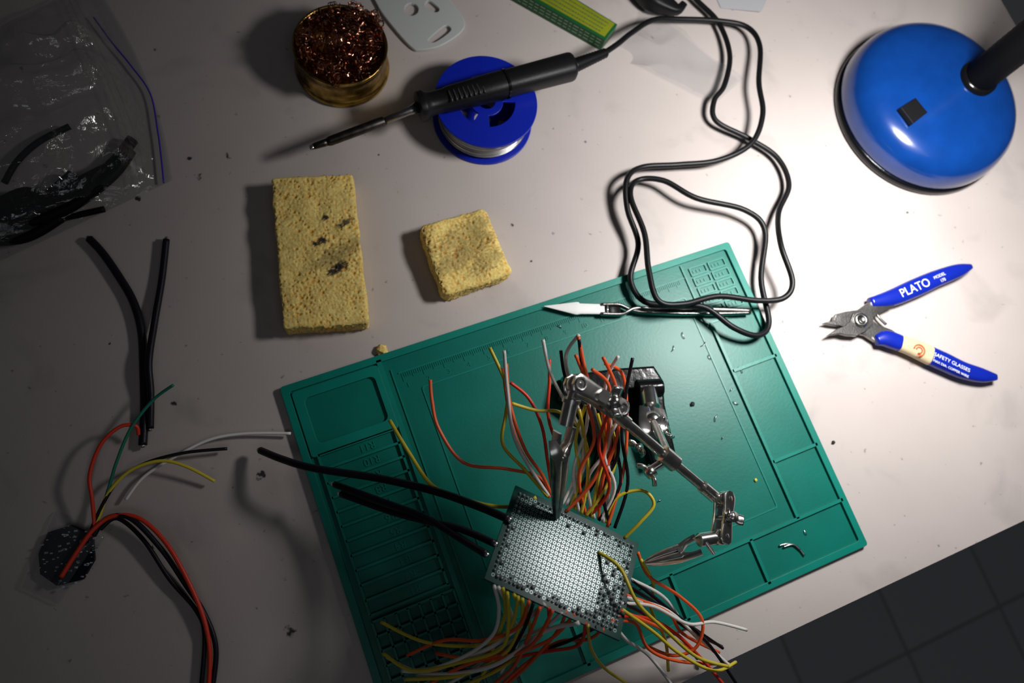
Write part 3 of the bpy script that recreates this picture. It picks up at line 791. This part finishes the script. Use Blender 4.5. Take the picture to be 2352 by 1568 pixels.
# ================================================================ GREEN / YELLOW BOX
T = Thing("component_box", "long green card box with yellow printed label", "box", D(1300, 60))
q = [D(1120, -60, .014), D(1390, 92, .014), D(1418, 56, .014), D(1180, -90, .014)]
v, f = plate([q], 0, .014); add("box_body", v, f, M['greenbox'], T, smooth=False, bevel=.0004)
A, B, C_, E = [V((p.x, p.y, .0141)) for p in q]
def bl(s, t): return A.lerp(B, s).lerp(E.lerp(C_, s), t)
v, f = plate([[bl(.3, .12), bl(.98, .12), bl(.98, .95), bl(.3, .95)]], .014, .0143); add("label", v, f, M['yellowbox'], T, smooth=False)
parts = []
for r_ in range(4):
    s = .34
    while s < .93:
        w = random.uniform(.006, .02); t = .25 + r_ * .18
        parts.append(boxstrip(bl(s, t), bl(s + w, t), .0010, .0143, .01435)); s += w + .006
v, f = join(*parts); add("label_print", v, f, M['darkprint'], T, smooth=False)
parts = []
d = (B - A).normalized(); nn = V((d.y, -d.x, 0))
L_ = (B - A).length; s = .005
while s < L_ - .004:
    w = random.uniform(.002, .005)
    for zz in (.004, .0075, .011):
        a = A + d * s; b = A + d * (s + w)
        parts.append(([V((a.x, a.y, zz)) + nn * .0002, V((b.x, b.y, zz)) + nn * .0002, V((b.x, b.y, zz + .0009)) + nn * .0002, V((a.x, a.y, zz + .0009)) + nn * .0002], [(0, 1, 2, 3)]))
    s += w + .0015
v, f = join(*parts); add("side_print", v, f, mat("pale_green_print", (.3, .45, .3), .5), T, smooth=False)

# plug and paper at the back
v, f = sweep([D(1470, -40, .012), D(1500, -5, .012), D(1530, 12, .012), D(1556, 22, .012), D(1570, 10, .012)], [.010, .010, .007, .004, .003], [.009, .009, .006, .004, .003], seg=16, sub=4, up=(0, 0, 1), sq=4)
add("power_plug", v, f, M['black'], O=D(1520, 0), label="black plastic plug lying on the desk", category="plug")
v, f = sheet([(1620, -60), (1790, -60), (1745, 32), (1655, 20)], lambda s, t, p: .0006 + .002 * s * t, 12)
add("paper_sheet", v, f, M['paper'], O=D(1700, 0), label="white paper scrap on the desk", category="paper")

# ================================================================ PERFBOARD
hb = .085
Nb = V((.232, .355, .95)).normalized()
Cb = D(1298, 1284, hb)
cor = [DP(u, v_, Cb, Nb) for u, v_ in ((1205, 1122), (1500, 1272), (1388, 1443), (1090, 1320))]
cen = sum(cor, V()) / 4
bx = ((cor[1] - cor[0]) + (cor[2] - cor[3])) / 2; by = ((cor[3] - cor[0]) + (cor[2] - cor[1])) / 2
BL, BW = bx.length, by.length
bx.normalize(); by = (by - bx * by.dot(bx)).normalized()
def hB(u, v_): return DP(u, v_, Cb, Nb).z
TB = Thing("circuit_board", "green prototyping board bristling with coloured wires, held by clips", "circuit board", cen)
def bp(s, t, z=0): return cen + bx * ((s - .5) * BL) + by * ((t - .5) * BW) + Nb * z
nx, ny = 32, 22
def board_mat():
    m = bpy.data.materials.new("perfboard"); nt, N, L, P = nodes(m)
    uv = N.new("ShaderNodeUVMap"); uv.uv_map = "UVMap"
    sc = N.new("ShaderNodeVectorMath"); sc.operation = 'MULTIPLY'; sc.inputs[1].default_value = (nx, ny, 0); L.new(uv.outputs[0], sc.inputs[0])
    fr = N.new("ShaderNodeVectorMath"); fr.operation = 'FRACTION'; L.new(sc.outputs[0], fr.inputs[0])
    ds = N.new("ShaderNodeVectorMath"); ds.operation = 'DISTANCE'; ds.inputs[1].default_value = (.5, .5, 0); L.new(fr.outputs[0], ds.inputs[0])
    lt = N.new("ShaderNodeMath"); lt.operation = 'LESS_THAN'; lt.inputs[1].default_value = .39; L.new(ds.outputs["Value"], lt.inputs[0])
    gt = N.new("ShaderNodeMath"); gt.operation = 'GREATER_THAN'; gt.inputs[1].default_value = .20; L.new(ds.outputs["Value"], gt.inputs[0])
    sp = N.new("ShaderNodeSeparateXYZ"); L.new(uv.outputs[0], sp.inputs[0])
    def inside(o, a, b):
        x = N.new("ShaderNodeMath"); x.operation = 'COMPARE'; x.inputs[1].default_value = (a + b) / 2; x.inputs[2].default_value = (b - a) / 2; L.new(o, x.inputs[0]); return x.outputs[0]
    ins = None
    for o_ in (inside(sp.outputs[0], 1 / nx, 1 - 1 / nx), inside(sp.outputs[1], 1 / ny, 1 - 1 / ny)):
        if ins is None: ins = o_
        else:
            x = N.new("ShaderNodeMath"); x.operation = 'MULTIPLY'; L.new(ins, x.inputs[0]); L.new(o_, x.inputs[1]); ins = x.outputs[0]
    def mul(a, b):
        x = N.new("ShaderNodeMath"); x.operation = 'MULTIPLY'; L.new(a, x.inputs[0]); L.new(b, x.inputs[1]); return x.outputs[0]
    ring = mul(mul(lt.outputs[0], gt.outputs[0]), ins)
    hole = N.new("ShaderNodeMath"); hole.operation = 'LESS_THAN'; hole.inputs[1].default_value = .20; L.new(ds.outputs["Value"], hole.inputs[0])
    hl = mul(hole.outputs[0], ins)
    mx = N.new("ShaderNodeMix"); mx.data_type = 'RGBA'; L.new(ring, mx.inputs[0]); mx.inputs[6].default_value = (.001, .050, .040, 1); mx.inputs[7].default_value = (.13, .21, .21, 1)
    m2 = N.new("ShaderNodeMix"); m2.data_type = 'RGBA'; L.new(hl, m2.inputs[0]); L.new(mx.outputs[2], m2.inputs[6]); m2.inputs[7].default_value = (.002, .010, .008, 1)
    L.new(m2.outputs[2], P.inputs["Base Color"])
    def scaled(a, k, add_=0.):
        x = N.new("ShaderNodeMath"); x.operation = 'MULTIPLY_ADD'; x.inputs[1].default_value = k; x.inputs[2].default_value = add_; L.new(a, x.inputs[0]); return x.outputs[0]
    L.new(scaled(ring, .12), P.inputs["Metallic"])
    L.new(scaled(ring, .40, .10), P.inputs["Specular IOR Level"])
    P.inputs["Roughness"].default_value = .23
    return m
th = .0016
gv = [bp(s, t, z) for z in (0, -th) for s, t in ((0, 0), (1, 0), (1, 1), (0, 1))]
gf = [(0, 1, 2, 3), (7, 6, 5, 4), (0, 4, 5, 1), (1, 5, 6, 2), (2, 6, 7, 3), (3, 7, 4, 0)]
pb = add("board", gv, gf, board_mat(), TB, smooth=False)
uvl = pb.data.uv_layers.new(name="UVMap")
for lp in pb.data.loops:
    co = pb.data.vertices[lp.vertex_index].co
    uvl.data[lp.index].uv = (co.dot(bx) / BL + .5, co.dot(by) / BW + .5)
js = []
for i in range(1, nx - 1):
    for j in range(1, ny - 1):
        edge = min(i - 1, nx - 2 - i, j - 1, ny - 2 - j)
        pr_ = .85 if edge == 0 else (.35 if edge == 1 else (.04 if edge == 2 else 0))
        if i > nx * .76 and j > ny * .3: pr_ = max(pr_, .55)
        if i > nx * .45 and j > ny * .82: pr_ = max(pr_, .4)
        if random.random() < pr_:
            js.append(ball(bp((i + .5) / nx, (j + .5) / ny, .0003), .00105 * random.uniform(.8, 1.1), 1, 1, random.uniform(.8, 1.5), 5))
v, f = join(*js); o = add("solder_joints", v, f, mat("dull_solder", (.40, .44, .44), .3, .5, var=.5, vscale=500), TB); o["kind"] = "stuff"

def W(col, pts, h0=hb, h1=.02, r=.00106, arch=.0, hs=None):
    n_ = len(pts); P_ = []
    h0 = hB(*pts[0])
    for i, (u, v_) in enumerate(pts):
        t = i / (n_ - 1); h = h0 + (h1 - h0) * t + arch * math.sin(math.pi * t)
        if hs is not None: h = h0 + hs[i]
        P_.append(D(u, v_, max(h, .006)))
    v, f = sweep(P_, r, seg=7, sub=7)
    return add("wire", v, f, M[col], TB)
O_ = 'orange'
# upper fan
W(O_, [(1262, 1142), (1238, 1095), (1160, 1076), (1065, 1062), (1008, 985), (992, 920), (988, 872)], hb, .085)
W('yellow', [(1232, 1142), (1180, 1162), (1120, 1160), (1050, 1140), (990, 1112), (940, 1040), (895, 965)], hb, .05, r=.0012)
W('yellow', [(1258, 1140), (1205, 1078), (1155, 1020), (1162, 950), (1165, 890), (1125, 798)], hb, .10)
W('white', [(1262, 1140), (1216, 1072), (1180, 1000), (1166, 900), (1158, 805)], hb, .11)
W(O_, [(1268, 1140), (1245, 1090), (1205, 1030), (1172, 930), (1163, 835)], hb, .10)
W(O_, [(1255, 1138), (1222, 1080), (1190, 1020), (1170, 950), (1155, 845)], hb, .09)
W('red', [(1270, 1135), (1258, 1060), (1245, 980), (1215, 915), (1172, 878)], hb, .08)
W('yellow', [(1320, 1170), (1352, 1100), (1340, 1000), (1290, 948), (1230, 942), (1175, 926)], hb, .09)
W('white', [(1300, 1160), (1345, 1060), (1330, 980), (1288, 905), (1262, 850), (1247, 780)], hb, .11)
W('white', [(1290, 1160), (1335, 1060), (1338, 980), (1310, 880), (1300, 815), (1330, 768)], hb, .12)
W(O_, [(1320, 1165), (1380, 1070), (1390, 970), (1350, 870), (1328, 772)], hb, .12)
W('tubeblk', [(1330, 1168), (1385, 1060), (1375, 950), (1340, 850), (1330, 780)], hb, .12)
W('tubeblk', [(1310, 1160), (1370, 1040), (1340, 940), (1300, 870), (1288, 805)], hb, .11)
W(O_, [(1350, 1180), (1392, 1080), (1398, 970), (1350, 880), (1322, 815)], hb, .115)
W(O_, [(1375, 1190), (1385, 1100), (1418, 1000), (1418, 900), (1385, 820)], hb, .12)
W(O_, [(1300, 1175), (1365, 1100), (1395, 1000), (1400, 890), (1360, 848)], hb, .12)
W('white', [(1360, 1180), (1395, 1060), (1385, 960), (1394, 870), (1420, 818)], hb, .12)
W('tubeblk', [(1412, 1212), (1442, 1110), (1428, 1000), (1438, 900), (1453, 822)], hb, .11)
W(O_, [(1395, 1210), (1432, 1080), (1440, 960), (1430, 860), (1390, 835)], hb, .11)
W('red', [(1285, 1150), (1290, 1060), (1260, 960), (1262, 880), (1262, 825)], hb, .08)
W('yellow', [(1335, 1180), (1350, 1100), (1345, 1020), (1330, 940)], hb, .10)
W('white', [(1385, 1200), (1400, 1090), (1380, 980), (1350, 900), (1310, 870)], hb, .10)
W('yellow', [(1390, 1200), (1418, 1142), (1475, 1126), (1502, 1158), (1470, 1200), (1435, 1235)], hb, hB(1435, 1235), arch=.01)
W('yellow', [(1345, 1185), (1385, 1130), (1415, 1050), (1400, 960)], hb, .095)
W('tubeblk', [(1375, 1195), (1425, 1110), (1405, 1000), (1370, 930)], hb, .095)
W('white', [(1330, 1175), (1318, 1080), (1345, 990), (1355, 910)], hb, .105)
W('white', [(1365, 1190), (1350, 1100), (1395, 1030), (1405, 940)], hb, .1)
W('yellow', [(1310, 1165), (1332, 1100), (1322, 1010), (1345, 930)], hb, .1)
W(O_, [(1345, 1180), (1330, 1090), (1365, 1010), (1350, 930)], hb, .11)
W('red', [(1355, 1185), (1400, 1120), (1375, 1020), (1410, 920)], hb, .11)
W('tubeblk', [(1400, 1205), (1385, 1120), (1420, 1040), (1412, 950)], hb, .1)
W('white', [(1378, 1195), (1412, 1120), (1388, 1040), (1422, 960)], hb, .1)
W('yellow', [(1358, 1188), (1372, 1110), (1390, 1030), (1372, 950)], hb, .1)
# lower right fan
W(O_, [(1465, 1268), (1490, 1322), (1560, 1368), (1612, 1422), (1600, 1485), (1545, 1505), (1480, 1480)], hb, .03)
W('yellow', [(1375, 1268), (1425, 1305), (1465, 1385), (1530, 1448), (1600, 1508), (1672, 1530)], hs=[0, .014, .018, .004, -.02, -.04])
W('yellow', [(1472, 1285), (1500, 1340), (1496, 1400), (1528, 1470), (1535, 1540)], hb, .02)
W('white', [(1425, 1385), (1500, 1392), (1580, 1432), (1640, 1428), (1715, 1446)], hb, .03)
W('white', [(1440, 1372), (1530, 1400), (1600, 1460), (1680, 1532)], hb, .02)
W('tubeblk', [(1445, 1345), (1530, 1400), (1590, 1440), (1660, 1488)], hb, .02)
W('tubeblk', [(1450, 1330), (1520, 1385), (1620, 1470), (1690, 1568)], hb, .02)
W('red', [(1420, 1415), (1480, 1418), (1540, 1445), (1600, 1500), (1665, 1575)], hb, .02)
W(O_, [(1405, 1425), (1460, 1432), (1490, 1490), (1560, 1518), (1675, 1525)], hb, .02)
W('white', [(1405, 1428), (1440, 1470), (1490, 1505), (1545, 1575)], hb, .02)
W('yellow', [(1350, 1435), (1358, 1490), (1390, 1535), (1450, 1575)], hb, .02)
W('yellow', [(1430, 1400), (1500, 1450), (1560, 1500), (1640, 1540), (1690, 1520)], hb, .02)
for i, c_ in enumerate(['white', 'tubeblk', 'orange', 'tubeblk', 'orange']):
    y0 = 1330 + i * 18
    W(c_, [(1450 - i * 6, y0), (1515 + random.uniform(-20, 20), y0 + 40), (1570 + random.uniform(-20, 20), 1430 + i * 12), (1640 + random.uniform(-40, 30), 1470 + i * 14)], hb, .02)
# lower left fan
W('white', [(1135, 1345), (1146, 1400), (1130, 1460), (1060, 1510), (960, 1540), (888, 1508)], hb, .03)
W('yellow', [(1165, 1360), (1168, 1430), (1150, 1490), (1060, 1520), (950, 1540), (880, 1500)], hb, .03)
W('yellow', [(1190, 1370), (1172, 1440), (1110, 1480), (980, 1475), (875, 1428)], hb, .02)
W(O_, [(1215, 1380), (1190, 1440), (1110, 1470), (1020, 1470), (935, 1505)], hb, .03)
W('white', [(1252, 1385), (1200, 1430), (1120, 1490), (1000, 1535), (925, 1540)], hb, .03, r=.0014)
W('white', [(1330, 1430), (1250, 1450), (1150, 1520), (1060, 1545), (960, 1550)], hb, .03, r=.0013)
W(O_, [(1320, 1410), (1260, 1470), (1150, 1510), (1090, 1515), (1000, 1500)], hb, .03)
W(O_, [(1270, 1400), (1235, 1465), (1190, 1500), (1120, 1510), (1040, 1540), (980, 1575)], hb, .03)
W(O_, [(1240, 1395), (1210, 1470), (1180, 1530), (1130, 1575)], hb, .03)
W('yellow', [(1155, 1350), (1160, 1410), (1135, 1480), (1120, 1530), (1090, 1575)], hb, .02)
W('yellow', [(1200, 1375), (1196, 1430), (1160, 1500), (1060, 1550), (930, 1560)], hb, .03)
W('tubeblk', [(1225, 1385), (1200, 1450), (1150, 1520), (1060, 1540), (1000, 1520)], hb, .02)
W('red', [(1260, 1395), (1255, 1440), (1200, 1490), (1090, 1500), (990, 1545)], hb, .02)
W('white', [(1290, 1405), (1250, 1440), (1160, 1480), (1080, 1540), (1020, 1575)], hb, .02)
W('red', [(1345, 1430), (1330, 1480), (1260, 1495), (1190, 1510), (1110, 1555)], hb, .02)
W('tubeblk', [(1370, 1440), (1310, 1470), (1240, 1500), (1170, 1560)], hb, .02)
W(O_, [(1385, 1445), (1350, 1468), (1280, 1475), (1200, 1530), (1150, 1575)], hb, .02)
W('yellow', [(1180, 1365), (1215, 1420), (1205, 1490), (1140, 1540), (1060, 1575)], hb, .02)
W(O_, [(1300, 1405), (1280, 1450), (1220, 1520), (1160, 1575)], hb, .02)
W('white', [(1145, 1348), (1175, 1410), (1190, 1470), (1150, 1545)], hb, .02)
# thick black power leads
for pts, r_, hh in (([(1168, 1192), (1100, 1163), (1000, 1128), (870, 1098), (720, 1075), (650, 1055), (598, 1034)], .0024, .010),
                    ([(1116, 1272), (1060, 1238), (980, 1190), (880, 1152), (768, 1112)], .0021, .03),
                    ([(1136, 1248), (1060, 1215), (980, 1196), (900, 1175), (783, 1134)], .0021, .03)):
    n_ = len(pts); h0 = hB(*pts[0]) + .002; P_ = [D(u, v_, h0 + (hh - h0) * i / (n_ - 1)) for i, (u, v_) in enumerate(pts)]
    v, f = sweep(P_, r_, seg=12, sub=7); add("power_lead", v, f, M['tubeblk'], TB, label="thick black power lead")
    for a, b in ((P_[0], P_[1]), (P_[-1], P_[-2])):
        d = (a - b).normalized(); v, f = sweep([a - d * .001, a + d * .002], [r_ * .75, r_ * .6], seg=10, sub=1); add("tinned_end", v, f, M['solder'], TB)

# ================================================================ HELPING HAND STAND
T = Thing("helping_hand_stand", "chrome third-hand stand with alligator clips and black cast base", "clamp stand", V((*D(1480, 960)[:2], ZB)))
bpoly = [(1300, 868), (1420, 852), (1498, 847), (1516, 875), (1520, 930), (1546, 1045), (1502, 1058), (1470, 960), (1440, 925), (1400, 930), (1418, 1058), (1392, 1064), (1352, 960), (1290, 915)]
v, f = plate([px(bpoly, .014)], ZB, .016, .002); add("cast_base", v, f, M['blackgloss'], T, smooth=False)
v, f = cyl(D(1462, 893, .026), D(1520, 890, .026), .0065, 24); add("base_knob", v, f, M['blackgloss'], T, smooth='angle', bevel=.001)
v, f = cyl(V((*D(1490, 905, .016)[:2], .014)), D(1492, 905, .026), .005); add("base_post", v, f, M['chrome'], T, smooth='angle')
def CH(name, vf, parent=None, mm='chrome', sm='angle', bev=0): return add(name, vf[0], vf[1], M[mm], T, parent, smooth=sm, bevel=bev)
def wingnut(c, axis, wd, s=1.0):
    axis = V(axis).normalized(); wd = V(wd); wd = (wd - axis * wd.dot(axis)).normalized()
    p = [cyl(c - axis * .0025 * s, c + axis * .0025 * s, .0036 * s, 16, .0030 * s)]
    for sg in (-1, 1):
        p.append(sweep([c + wd * sg * .002 * s, c + wd * sg * .0048 * s + axis * .001 * s, c + wd * sg * .0072 * s + axis * .0030 * s], [.0013 * s] * 3, [.0022 * s, .0034 * s, .0030 * s], seg=10, sub=4, up=tuple(wd.cross(axis))))
    return CH("wing_nut", join(*p), sm=True)
CH("post_clamp", join(cyl(D(1488, 898, .028), D(1494, 935, .034), .0062), ball(D(1498, 965, .042), .0064), cyl(D(1494, 935, .034), D(1500, 965, .042), .0042)))
CH("lower_rod", join(cyl(D(1498, 960, .042), D(1536, 1050, .074), .0030), sweep([D(1480, 935, .04), D(1482, 985, .05), D(1488, 1000, .05)], [.0038, .0044, .002], [.001] * 3, seg=10, sub=3, sq=4), sweep([D(1515, 940, .04), D(1520, 975, .05), D(1512, 1000, .05)], [.0035, .0044, .002], [.001] * 3, seg=10, sub=3, sq=4)))
wingnut(D(1527, 985, .048), V((.6, .3, .6)), V((.2, 1, .1)), 1.0)
wingnut(D(1465, 1028, .045), V((-.6, -.2, .5)), V((1, -.6, .1)), .9)
rA, rM, rB = D(1408, 945, .112), D(1535, 1052, .088), D(1650, 1148, .072)
CH("cross_rod", cyl(rA, rM, .0031))
CH("cross_rod", cyl(rM, rB, .0029))
dr = (rB - rA).normalized()
CH("rod_clamp", join(sweep([rM - dr * .0065, rM - dr * .006, rM + dr * .006, rM + dr * .0065], [.003, .0054, .0054, .003], seg=20, sub=1), cyl(rM, D(1495, 1078, .086), .0024)))
wingnut(D(1492, 1084, .086), D(1480, 1100, .086) - rM, V((.3, 1, 0)), 1.1)
CH("rod_sleeve", cyl(rB - dr * .016, rB - dr * .004, .0039)); CH("rod_sleeve", cyl(rA + dr * .002, rA + dr * .012, .0040))
# upper joint
j0, j1 = D(1322, 882, .128), D(1418, 938, .116)
jd = (j1 - j0).normalized(); ju = (V((0, 0, 1)) - jd * jd.z).normalized(); js_ = jd.cross(ju)
def strap(a, b, off, w=.0056, t=.0009):
    d = (b - a).normalized()
    return sweep([a - d * .0045 + off, a - d * .003 + off, a + off, a.lerp(b, .5) + off, b + off, b + d * .003 + off, b + d * .0045 + off], [w * .4, w * .8, w, w * .8, w, w * .8, w * .4], [t] * 7, seg=12, sub=3, up=tuple(ju), sq=5)
CH("joint_plate", strap(j0, j1, ju * .0042)); CH("joint_plate", strap(j0, j1, -ju * .0042))
CH("joint_ball", ball(j0, .0052)); CH("joint_ball", ball(j1, .0052))
mid = j0.lerp(j1, .5)
CH("joint_screw", join(cyl(mid - ju * .006, mid + ju * .0065, .0020), cyl(mid + ju * .0045, mid + ju * .0072, .0040, 6)))
def oring(c): 
    a = ju.orthogonal().normalized(); b = ju.cross(a)
    return sweep([c + (a * math.cos(k * math.pi / 10) + b * math.sin(k * math.pi / 10)) * .0032 for k in range(21)], .0008, seg=8, sub=1)
CH("joint_ring", oring(j0 + ju * .0052), mm='steel'); CH("joint_ring", oring(j1 + ju * .0052), mm='steel')
wingnut(D(1412, 922, .124), ju, js_ + jd * .4, 1.1)
def clip(tail, pivot, tip, wv, s=1.0, opn=1.0):
    """alligator clip: two tapered channel jaws hinged at pivot"""
    ax_ = (tip - pivot).normalized(); wv = (V(wv) - ax_ * V(wv).dot(ax_)).normalized(); op = ax_.cross(wv)
    grp = CH("alligator_clip", join(cyl(pivot - wv * .0046 * s, pivot + wv * .0046 * s, .0016 * s, 14)))
    for sg in (1, -1):
        L1 = (tip - pivot).length
        pts = [tail + op * sg * .0050 * s * opn, tail.lerp(pivot, .5) + op * sg * .0044 * s * opn, pivot + op * sg * .0026 * s, pivot + ax_ * L1 * .35 + op * sg * .0021 * s, pivot + ax_ * L1 * .75 + op * sg * .0014 * s, tip + op * sg * .0005 * s]
        v1 = sweep(pts, [.0036 * s, .0038 * s, .0040 * s, .0036 * s, .0026 * s, .0014 * s], [.0008 * s, .0010 * s, .0022 * s, .0020 * s, .0014 * s, .0008 * s], seg=12, sub=5, up=tuple(op), sq=4)
        teeth = []
        for k in range(7):
            t_ = .4 + k * .085; c_ = pivot + ax_ * L1 * t_ + op * sg * (.0009 * (1 - t_) + .0002) * s; w_ = (.0036 - .0023 * t_) * s
            teeth.append(sweep([c_ - wv * w_, c_ + wv * w_], [.0005 * s] * 2, seg=4, sub=1))
        o_ = CH("clip_jaw", join(v1, *teeth), parent=grp)
    return grp
t0_, t1_ = D(1313, 915, .124), D(1300, 975, .118)
CH("clip_sleeve", join(cyl(j0, t0_, .0028), cyl(t0_, t1_, .0042), sweep([t0_, t0_.lerp(t1_, .15)], [.0052, .0052], seg=16, sub=1)))
clip(D(1297, 985, .117), D(1286, 1045, .110), D(1278, 1188, hB(1278, 1188) + .001), V((.25, .15, 1)), 1.0)
CH("thumb_tab", sweep([D(1272, 1010, .118), D(1278, 1040, .117), D(1284, 1060, .114)], [.003, .0036, .002], [.0008] * 3, seg=10, sub=3, up=(0, 0, 1), sq=4))
# lower joint
k0, k1 = D(1664, 1146, .074), D(1656, 1232, .078)
def strap2(a, b, off): 
    d = (b - a).normalized(); w = .0050; t = .0009
    return sweep([a - d * .0045 + off, a - d * .003 + off, a + off, a.lerp(b, .5) + off, b + off, b + d * .003 + off, b + d * .0045 + off], [w * .4, w * .8, w, w * .8, w, w * .8, w * .4], [t] * 7, seg=12, sub=3, up=tuple(ju2), sq=5)
ju2 = (V((.45, -.05, .85)) - (k1 - k0).normalized() * V((.45, -.05, .85)).dot((k1 - k0).normalized())).normalized()
CH("joint_plate", strap2(k0, k1, ju2 * .0038)); CH("joint_plate", strap2(k0, k1, -ju2 * .0038))
CH("joint_ball", ball(k0, .0050)); CH("joint_ball", ball(k1, .0050))
mk = k0.lerp(k1, .5); CH("joint_screw", cyl(mk - ju2 * .0065, mk + ju2 * .007, .0018))
wingnut(mk + ju2 * .0068, ju2, (k1 - k0).cross(ju2), 1.0)
s0_, s1_2 = k1, D(1606, 1240, .081)
CH("clip_sleeve", join(cyl(s0_, s1_2, .0028), cyl(s0_.lerp(s1_2, .35), s1_2, .0040), cyl(D(1612, 1232, .083), D(1640, 1272, .083), .0012)))
clip(D(1604, 1250, .081), D(1562, 1270, .078), D(1482, 1292, hB(1482, 1285) + .001), V((.2, .5, .8)), 1.0)

# ================================================================ CRUMBS AND CLIPPINGS
def crumb(u, v_, h, s, mm, label, cat, nm):
    p = D(u, v_, h); bm = bmesh.new(); bmesh.ops.create_icosphere(bm, subdivisions=2, radius=s)
    for q in bm.verts: q.co *= 1 + .45 * noise.noise(q.co * (1.3 / s) + V((u, v_, 0))); q.co.z = q.co.z * .7 + s * .6
    me = bpy.data.meshes.new(nm); bm.to_mesh(me); bm.free(); me.materials.append(M[mm])
    o = bpy.data.objects.new(nm, me); COL.objects.link(o); o.location = (p.x, p.y, h); o["label"] = label; o["category"] = cat
crumb(878, 806, 0, .0042, 'sponge', "torn yellow sponge crumb beside the green mat", "sponge crumb", "sponge_crumb")
crumb(1590, 928, ZB, .0017, 'crumb', "tiny black plastic crumb on the green mat", "crumb", "crumb")
crumb(1913, 1016, 0, .0014, 'crumb', "tiny black crumb on the white desk", "crumb", "crumb")
crumb(1735, 1102, ZB, .0012, 'yellow', "tiny yellow insulation scrap on the green mat", "crumb", "crumb")
for k, (u, v_) in enumerate([(1690, 925), (1700, 850), (1570, 770), (1630, 820), (1545, 800), (1660, 1005), (1645, 960), (1515, 1150), (1850, 1222), (1285, 750), (1680, 895), (1615, 790)]):
    c_ = D(u, v_, .003); a = random.uniform(0, 6)
    d = V((math.cos(a), math.sin(a), 0)) * random.uniform(.001, .003)
    v, f = sweep([c_ - d, c_ + V((0, 0, .0006)) + V((-d.y, d.x, 0)) * .3, c_ + d], .0003, seg=6, sub=4)
    o = add("wire_clipping", v, f, M['solder'], O=V((c_.x, c_.y, ZB)), label="tiny silver solder clipping on the green mat", category="wire clipping"); o["group"] = "silver clippings on the mat"
v, f = join(sweep(px([(1790, 1253), (1808, 1248), (1830, 1254), (1848, 1275)], .0035), .0007, seg=6), sweep(px([(1800, 1256), (1822, 1250), (1838, 1262)], .0038), .0006, seg=6))
o = add("wire_clipping", v, f, M['solder'], O=V((*D(1820, 1258)[:2], ZB)), label="curled silver wire clipping in a mat compartment", category="wire clipping"); o["group"] = "silver clippings on the mat"

# ================================================================ LIGHT, CAMERA
ld = bpy.data.lights.new("lamp_light", 'AREA'); ld.shape = 'DISK'; ld.size = .10; ld.energy = 1.68; ld.color = (1, .985, .965); ld.spread = math.radians(132)
lo = bpy.data.objects.new("lamp_light", ld); COL.objects.link(lo); lo.location = headc + V((0, 0, -.006))
lc = bpy.data.lights.new("ceiling_light", 'AREA'); lc.shape = 'RECTANGLE'; lc.size = 1.2; lc.size_y = .5; lc.energy = 1.05; lc.color = (.94, .96, 1)
lq = bpy.data.objects.new("ceiling_light", lc); COL.objects.link(lq); lq.location = (.2, -.7, 1.7)
lq.rotation_euler = (V((0, 0, 0)) - V(lq.location)).to_track_quat('-Z', 'Y').to_euler()
w = bpy.data.worlds.new("world"); scene.world = w; w.use_nodes = True
w.node_tree.nodes["Background"].inputs[0].default_value = (.85, .9, 1, 1); w.node_tree.nodes["Background"].inputs[1].default_value = .018

cd = bpy.data.cameras.new("camera"); co = bpy.data.objects.new("camera", cd); COL.objects.link(co)
cd.sensor_width = 36; cd.lens = 36 * F / 2352; cd.clip_start = .01; cd.clip_end = 50
R3 = Matrix((Xc, Yc, Zc))
co.matrix_world = Matrix.Translation(CAM) @ R3.to_4x4()
cd.dof.use_dof = True; cd.dof.focus_distance = (cen - CAM).length + .02; cd.dof.aperture_fstop = 6.3
scene.camera = co
scene.view_settings.view_transform = 'Standard'
scene.view_settings.look = 'None'
